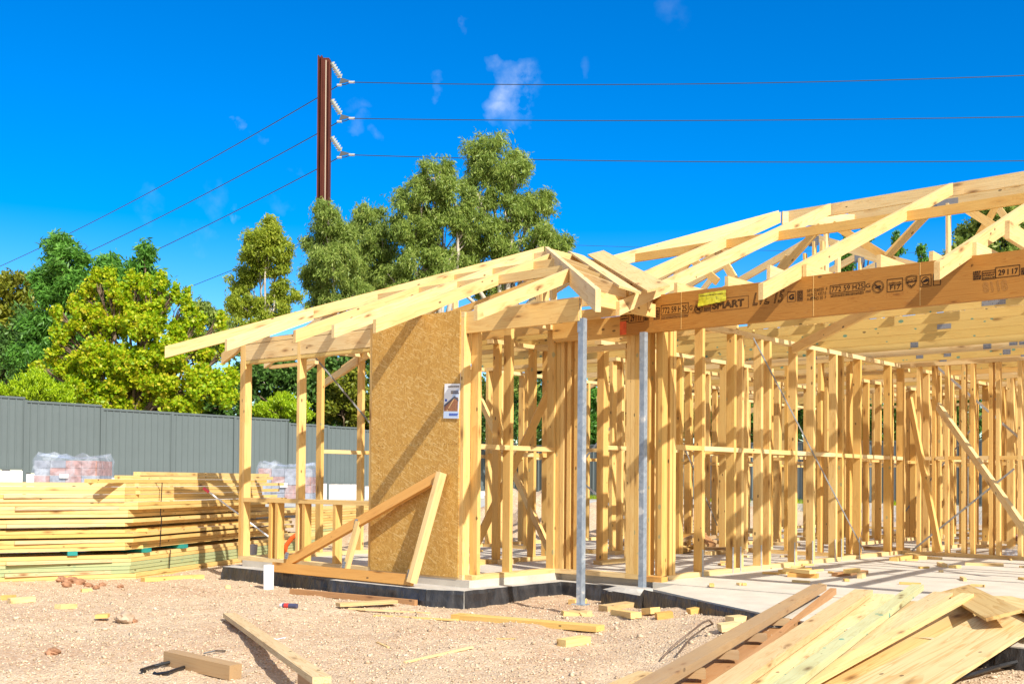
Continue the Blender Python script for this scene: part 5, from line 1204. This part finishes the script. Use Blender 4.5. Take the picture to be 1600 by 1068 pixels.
# blocks under the first post
for k, (dx, dy, rz, mt) in enumerate(((0, 0, .2, M_PALE), (-.02, -.09, .9, M_STACK), (.07, -.02, -.7, M_PALE))):
    c0 = Vector((pA.x+dx, pA.y+dy, -.20)); d_ = Vector((math.cos(rz), math.sin(rz), 0))*.085
    tag(board('timber_wedge', c0-d_, c0+d_-Vector((0, 0, .03*(k > 0))), .10, .06, mt if k else M_DRY), ['pale wedge directly under the first steel post', 'wedge leaning at the front of the first steel post foot', 'wedge leaning at the right of the first steel post foot'][k], 'wedge')
# PVC stub pipe
p = G(419.5, 919, 0); r_ = .052; m = MB(); N_ = 28; H = .24
v = []; 
for rr_, z_ in ((r_, -.05), (r_, H), (r_-.006, H), (r_-.006, .02)): v += [(p.x+rr_*math.cos(2*math.pi*k/N_), p.y+rr_*math.sin(2*math.pi*k/N_), p.z+z_) for k in range(N_)]
m.add(v, [(j*N_+k, j*N_+(k+1) % N_, (j+1)*N_+(k+1) % N_, (j+1)*N_+k) for j in range(3) for k in range(N_)]); pv = m.build('drain_pipe', M_PVC, smooth=True); tag(pv, 'short white plastic drain pipe standing up from the gravel by the slab', 'pipe')
m = MB(); d_ = Vector((-p.x, -p.y, 0)).normalized()
for k in range(9): 
    q = p+d_*(r_+.0006)+Vector((0, 0, .06+.017*k)); m.box(q.x-.0025, q.x+.0025, q.y-.001, q.y+.001, q.z, q.z+.010)
m.build('printed_line', M_INKFADE, pv)
# glue cartridge
a = G(437, 945, .02); b = G(464, 946, .02); crt = MB().tube([a.lerp(b, .18), b], .021, 12).build('glue_cartridge', flat('cartridge_label', (.07, .07, .13), .35), None); tag(crt, 'crushed glue cartridge with a red stripe lying on the gravel', 'cartridge')
MB().tube([a, a.lerp(b, .2)], [.010, .024], 12).build('nozzle', M_PVC, crt); MB().tube([a.lerp(b, .3), a.lerp(b, .55)], .0216, 12).build('label_stripe', flat('red_stripe', (.6, .05, .04), .4), crt)
# clods and rocks
def lump(px, py, r, mat, label, cat, seed, flat_=.7, group=None, name='clay_clod'):
    g_ = np.random.default_rng(seed); bm = []; import bmesh
    b_ = bmesh.new(); bmesh.ops.create_icosphere(b_, subdivisions=3, radius=1); 
    for v in b_.verts:
        c_ = np.array(v.co); n_ = vnoise(np.array([c_[0]*2+seed]), np.array([c_[1]*2+c_[2]*3]), seed)[0]*.7+vnoise(np.array([c_[0]*6]), np.array([c_[1]*6+c_[2]*5]), seed)[0]*.3
        v.co = Vector(c_)*r*(.6+.7*n_); v.co.z *= flat_
    me = bpy.data.meshes.new(name); b_.to_mesh(me); b_.free(); me.materials.append(mat); p = G(px, py, r*.25)
    o = bpy.data.objects.new(name, me); col.objects.link(o); put(o, Matrix.Translation(p)); tag(o, label, cat, group)
for i, (px, py, r) in enumerate(((98, 907, .07), (110, 908, .085), (124, 910, .065), (138, 914, .045), (104, 913, .05), (160, 914, .04), (188, 916, .035), (150, 917, .035))):
    lump(px, py, r, M_CLOD, 'red clay clod heaped against the foot of the left timber stack', 'clod', 10+i, group='red clay clods at the stack')
lump(194, 966, .075, M_ROCK, 'brown rock lying alone on the gravel near the yellow offcut', 'rock', 31, name='brown_rock')
lump(83, 1018, .045, M_CLOD, 'small reddish clod in the lower left foreground', 'clod', 32)
lump(210, 970, .03, M_CLOD, 'tiny reddish clod just right of the brown rock', 'clod', 33)
# bent black straps
def bent(pts, r, mat, label, cat, name): 
    q = [G(x, y, up_) for x, y, up_ in pts]; out = []
    for i in range(len(q)-1):
        for k in range(5): out.append(q[i].lerp(q[i+1], k/5))
    out.append(q[-1]); tag(MB().tube(out, r, 6).build(name, mat), label, cat)
bent([(272, 1032, .03), (240, 1040, .02), (221, 1046, .02), (226, 1049, .01)], .011, M_BLACKSTRAP, 'black strap lying under the thick weathered block, upper strand', 'strap', 'packing_strap')
bent([(292, 1040, .02), (262, 1050, .02), (240, 1053, .01), (243, 1050, .01)], .011, M_BLACKSTRAP, 'black strap lying under the thick weathered block, lower strand', 'strap', 'packing_strap')
bent([(318, 1020, .01), (335, 1016, .02), (352, 1016, .01)], .005, M_BLACKSTRAP, 'thin black wire curl behind the thick weathered block', 'wire', 'wire_curl')
bent([(1034, 1028, 0), (1050, 1010, .04), (1075, 990, .08), (1098, 972, .12), (1108, 968, .12), (1114, 974, .08), (1104, 978, .06), (1080, 995, .03), (1062, 1018, 0)], .006, flat('rusty_wire', (.16, .11, .08), .6, .4), 'bent loop of rusty tie wire standing by the weathered plank', 'wire', 'wire_loop')
bent([(398, 1003, 0), (405, 996, .015), (420, 994, .02), (432, 998, .0), (446, 995, .01)], .003, M_PALEBLUE, 'thin pale blue string tangled on the propped board', 'string', 'string_piece')
# dark timber heap and battens at the lower right
# ---- the heap of planks: each plank rests on the ground/apron, rising towards its far end
def plank(x0, y0, z0, x1, y1, z1, w, h, mat, label, roll=0., name='timber_plank', cat='plank'):
    """near end and far end of the top face's middle line, each with its height"""
    a = P(x0, y0, Z=z0); b = P(x1, y1, Z=z1); up_ = Vector((0, 0, 1))
    if roll: up_ = Matrix.Rotation(roll, 3, (b-a).normalized()) @ up_
    yv = up_.cross((b-a).normalized()).normalized(); zv = (b-a).normalized().cross(yv)
    return tag(board(name, a-zv*h/2, b-zv*h/2, w, h, mat, None, up_), label, cat)
plank(880, 1105, -.17, 1010, 1048, -.17, .10, .03, M_DRY, 'pale flat board lowest at the left of the plank heap')
plank(1010, 1110, -.12, 1218, 980, -.06, .15, .035, M_BROWN, 'orange brown board under the small spacer blocks of the plank heap')
plank(915, 1120, -.015, 1281, 912, .095, .105, .045, M_WEATH, 'weathered grey brown beam lying on top at the left of the plank heap')
for i, (px, py, z_) in enumerate(((1085, 1050, -.058), (1137, 1021, -.045), (1181, 994, -.032), (1217, 970, -.018))):
    a = P(px-19, py, Z=z_); b = P(px+17, py+1, Z=z_)
    tag(board('spacer_block', a, b, .085, .042, M_WEATH), ['nearest small spacer block under the weathered beam', 'second nearest spacer block under the weathered beam', 'third spacer block under the weathered beam', 'farthest spacer block under the weathered beam'][i], 'spacer block')
plank(1010, 1160, -.10, 1302, 918, .05, .05, .05, M_BROWN, 'dark brown batten partly hidden beneath the pale planks')
plank(1035, 1130, -.08, 1350, 920, .12, .13, .045, M_DRY, 'pale plank with a square brown end right of the weathered beam')
plank(1085, 1130, -.13, 1382, 927, .07, .15, .035, M_PALE, 'pale plank lying against the one with the square brown end')
plank(1125, 1150, -.15, 1425, 938, .07, .19, .03, M_DRY, 'pale plank in the middle of the heap directly under the green flecked batten')
plank(1150, 1120, -.01, 1434, 912, .17, .085, .042, M_GREEN2, 'pale green flecked batten lying on top across the plank heap')
plank(1120, 1140, -.14, 1474, 924, .15, .13, .03, M_DRY, 'long pale plank right of the green flecked batten')
plank(1105, 1145, -.14, 1512, 926, .18, .08, .03, M_PALE, 'narrow pale plank beside the plywood sheet in the heap')
plank(1205, 1150, -.17, 1556, 950, .07, .50, .018, M_PLY, 'broad golden plywood sheet lying under the knotty top sheet', roll=.02)
plank(1290, 1130, -.09, 1606, 948, .13, .40, .020, M_PLY, 'broad knotty plywood sheet on top at the right of the heap', roll=-.03)
plank(1492, 918, .15, 1568, 958, .17, .20, .02, M_PLY, 'short plywood offcut tipped over the far end of the heap', roll=.30)
plank(1545, 930, .14, 1690, 966, .16, .30, .02, M_PLY, 'plywood piece at the far right end of the heap')
plank(1575, 1095, -.16, 1650, 1045, -.15, .12, .04, M_PALE, 'pale board corner in the lower right corner on the gravel')
bent([(1450, 1066, .01), (1520, 1052, .03), (1560, 1040, .04), (1610, 1028, .05)], .014, M_BLACKSTRAP, 'black tube lying on the gravel right of the plywood sheets', 'tube', 'black_tube')

# litter on the floor slab
def SLB(px, py, up_=.0): return P(px, py, Z=up_)
def onslab(x0, y0, x1, y1, w, h, mat, label, lift=0., cat='offcut', name='timber_offcut', roll=0):
    a = SLB(x0, y0, h/2+lift); b = SLB(x1, y1, h/2+lift); return tag(board(name, a, b, w, h, mat), label, cat, 'timber offcuts left on the slab')
for args in ((1222, 893, 1262, 889, .09, .04, M_STACK, 'left offcut of the flat pile in the open room'), (1232, 897, 1278, 899, .10, .04, M_ORANGE, 'front offcut of the flat pile in the open room'), (1228, 889, 1270, 893, .09, .035, M_STACK, 'upper offcut of the flat pile in the open room', .045),
    (1304, 897, 1352, 893, .07, .04, M_BROWN, 'brown offcut in the small pile right of the flat pile'), (1322, 892, 1340, 890, .06, .04, M_STACK, 'yellow offcut on the small brown pile', .042), (1343, 899, 1349, 897, .05, .05, M_PALE, 'pale block at the right end of the small brown pile'),
    (1468, 880, 1476, 883, .06, .04, M_PALE, 'small pale chip in the middle of the open floor'), (1486, 885, 1498, 884, .06, .03, M_STACK, 'small yellow chip in the open floor'), (1508, 880, 1568, 882, .10, .03, M_PALE, 'long pale offcut on the open floor near the wall turning right'),
    (1396, 873, 1420, 869, .1, .045, M_STACK, 'yellow offcut by the inner corner of the walls'), (1420, 866, 1442, 871, .10, .045, M_STACK, 'tipped offcut right of the inner corner of the walls'), (1440, 870, 1470, 872, .07, .03, M_PALE, 'pale offcut in front of the wall turning right'),
    (1502, 902, 1508, 905, .03, .03, M_PALE, 'tiny chip at the front of the open floor'), (742, 879, 758, 876, .09, .05, M_STACK, 'block on the floor just inside the porch side wall'), (783, 878, 800, 876, .09, .05, M_PALE, 'pale block on the floor behind the porch side wall'),
    (915, 861, 940, 860, .12, .045, M_STACK, 'offcut lying on the floor behind the first steel post'), (950, 858, 972, 862, .10, .04, M_STACK, 'offcut on the floor left of the corner studs')):
    onslab(*args[:7], args[7], args[8] if len(args) > 8 else 0.)
rr = random.Random(44)
for k in range(46):
    if k < 24: c0 = P(rr.uniform(1090, 1600), rr.uniform(868, 915), Z=.012)
    else: c0 = Vector((rr.uniform(-9.8, -4.5), rr.uniform(9.0, 15.5), .012))
    if c0.y < 8.5 and c0.x < -5.5: continue
    a_ = rr.uniform(0, math.pi); L_ = rr.uniform(.02, .10); d_ = Vector((math.cos(a_), math.sin(a_), 0))*L_
    tag(board('wood_chip', c0-d_, c0+d_, rr.uniform(.015, .05), .02, rr.choice([M_STACK, M_DRY, M_PINE, M_PALE])), 'small wood chip lying on the concrete floor among the stud walls', 'wood chip', 'small wood chips littering the floor slab')
# offcut heap seen between the studs
rr = random.Random(12)
hp = P(1072, 862, Z=0.)
for k in range(26):
    a_ = rr.uniform(0, math.pi); c0 = Vector((hp.x+rr.gauss(0, .32), hp.y+rr.gauss(0, .30), .04+.05*(k/4.)*rr.random())); d_ = Vector((math.cos(a_), math.sin(a_), rr.uniform(-.35, .5)))*rr.uniform(.1, .24)
    c0.z = max(c0.z, .03+abs(d_.z))
    tag(board('timber_offcut', c0-d_, c0+d_, .09, .04, rr.choice([M_BROWN, M_STACK, M_WEATH, M_PINE])), 'jumbled timber offcut in the heap seen between the wall studs', 'offcut', 'offcuts heaped behind the wall studs')
# plastic bag and electrical roll
def bag(px, py, D, r, label, mat, name, cat, seed):
    import bmesh
    b_ = bmesh.new(); bmesh.ops.create_icosphere(b_, subdivisions=4, radius=1)
    for v in b_.verts:
        c_ = np.array(v.co); n_ = vnoise(np.array([c_[0]*3+seed]), np.array([c_[1]*3+c_[2]*4]), seed)[0]*.6+vnoise(np.array([c_[0]*9]), np.array([c_[1]*9+c_[2]*8]), seed)[0]*.4
        v.co = Vector(c_)*r*(.55+.8*n_); v.co.z = max(v.co.z*.6, -r*.35)
    me = bpy.data.meshes.new(name); b_.to_mesh(me); b_.free(); me.materials.append(mat); o = bpy.data.objects.new(name, me); col.objects.link(o)
    p = P(px, py, Z=0.); put(o, Matrix.Translation(p+Vector((0, 0, r*.35)))); tag(o, label, cat)
bag(1592, 872, 0, .16, 'crumpled clear plastic bag on the floor at the right edge', M_FILM, 'plastic_bag', 'plastic bag', 3)
bag(1598, 845, 0, .13, 'small pile of pinkish rubble on the floor near the long diagonal brace', M_BRICK, 'rubble_pile', 'rubble', 5)
print('objects', len(bpy.data.objects), 'faces', sum(len(m.polygons) for m in bpy.data.meshes))
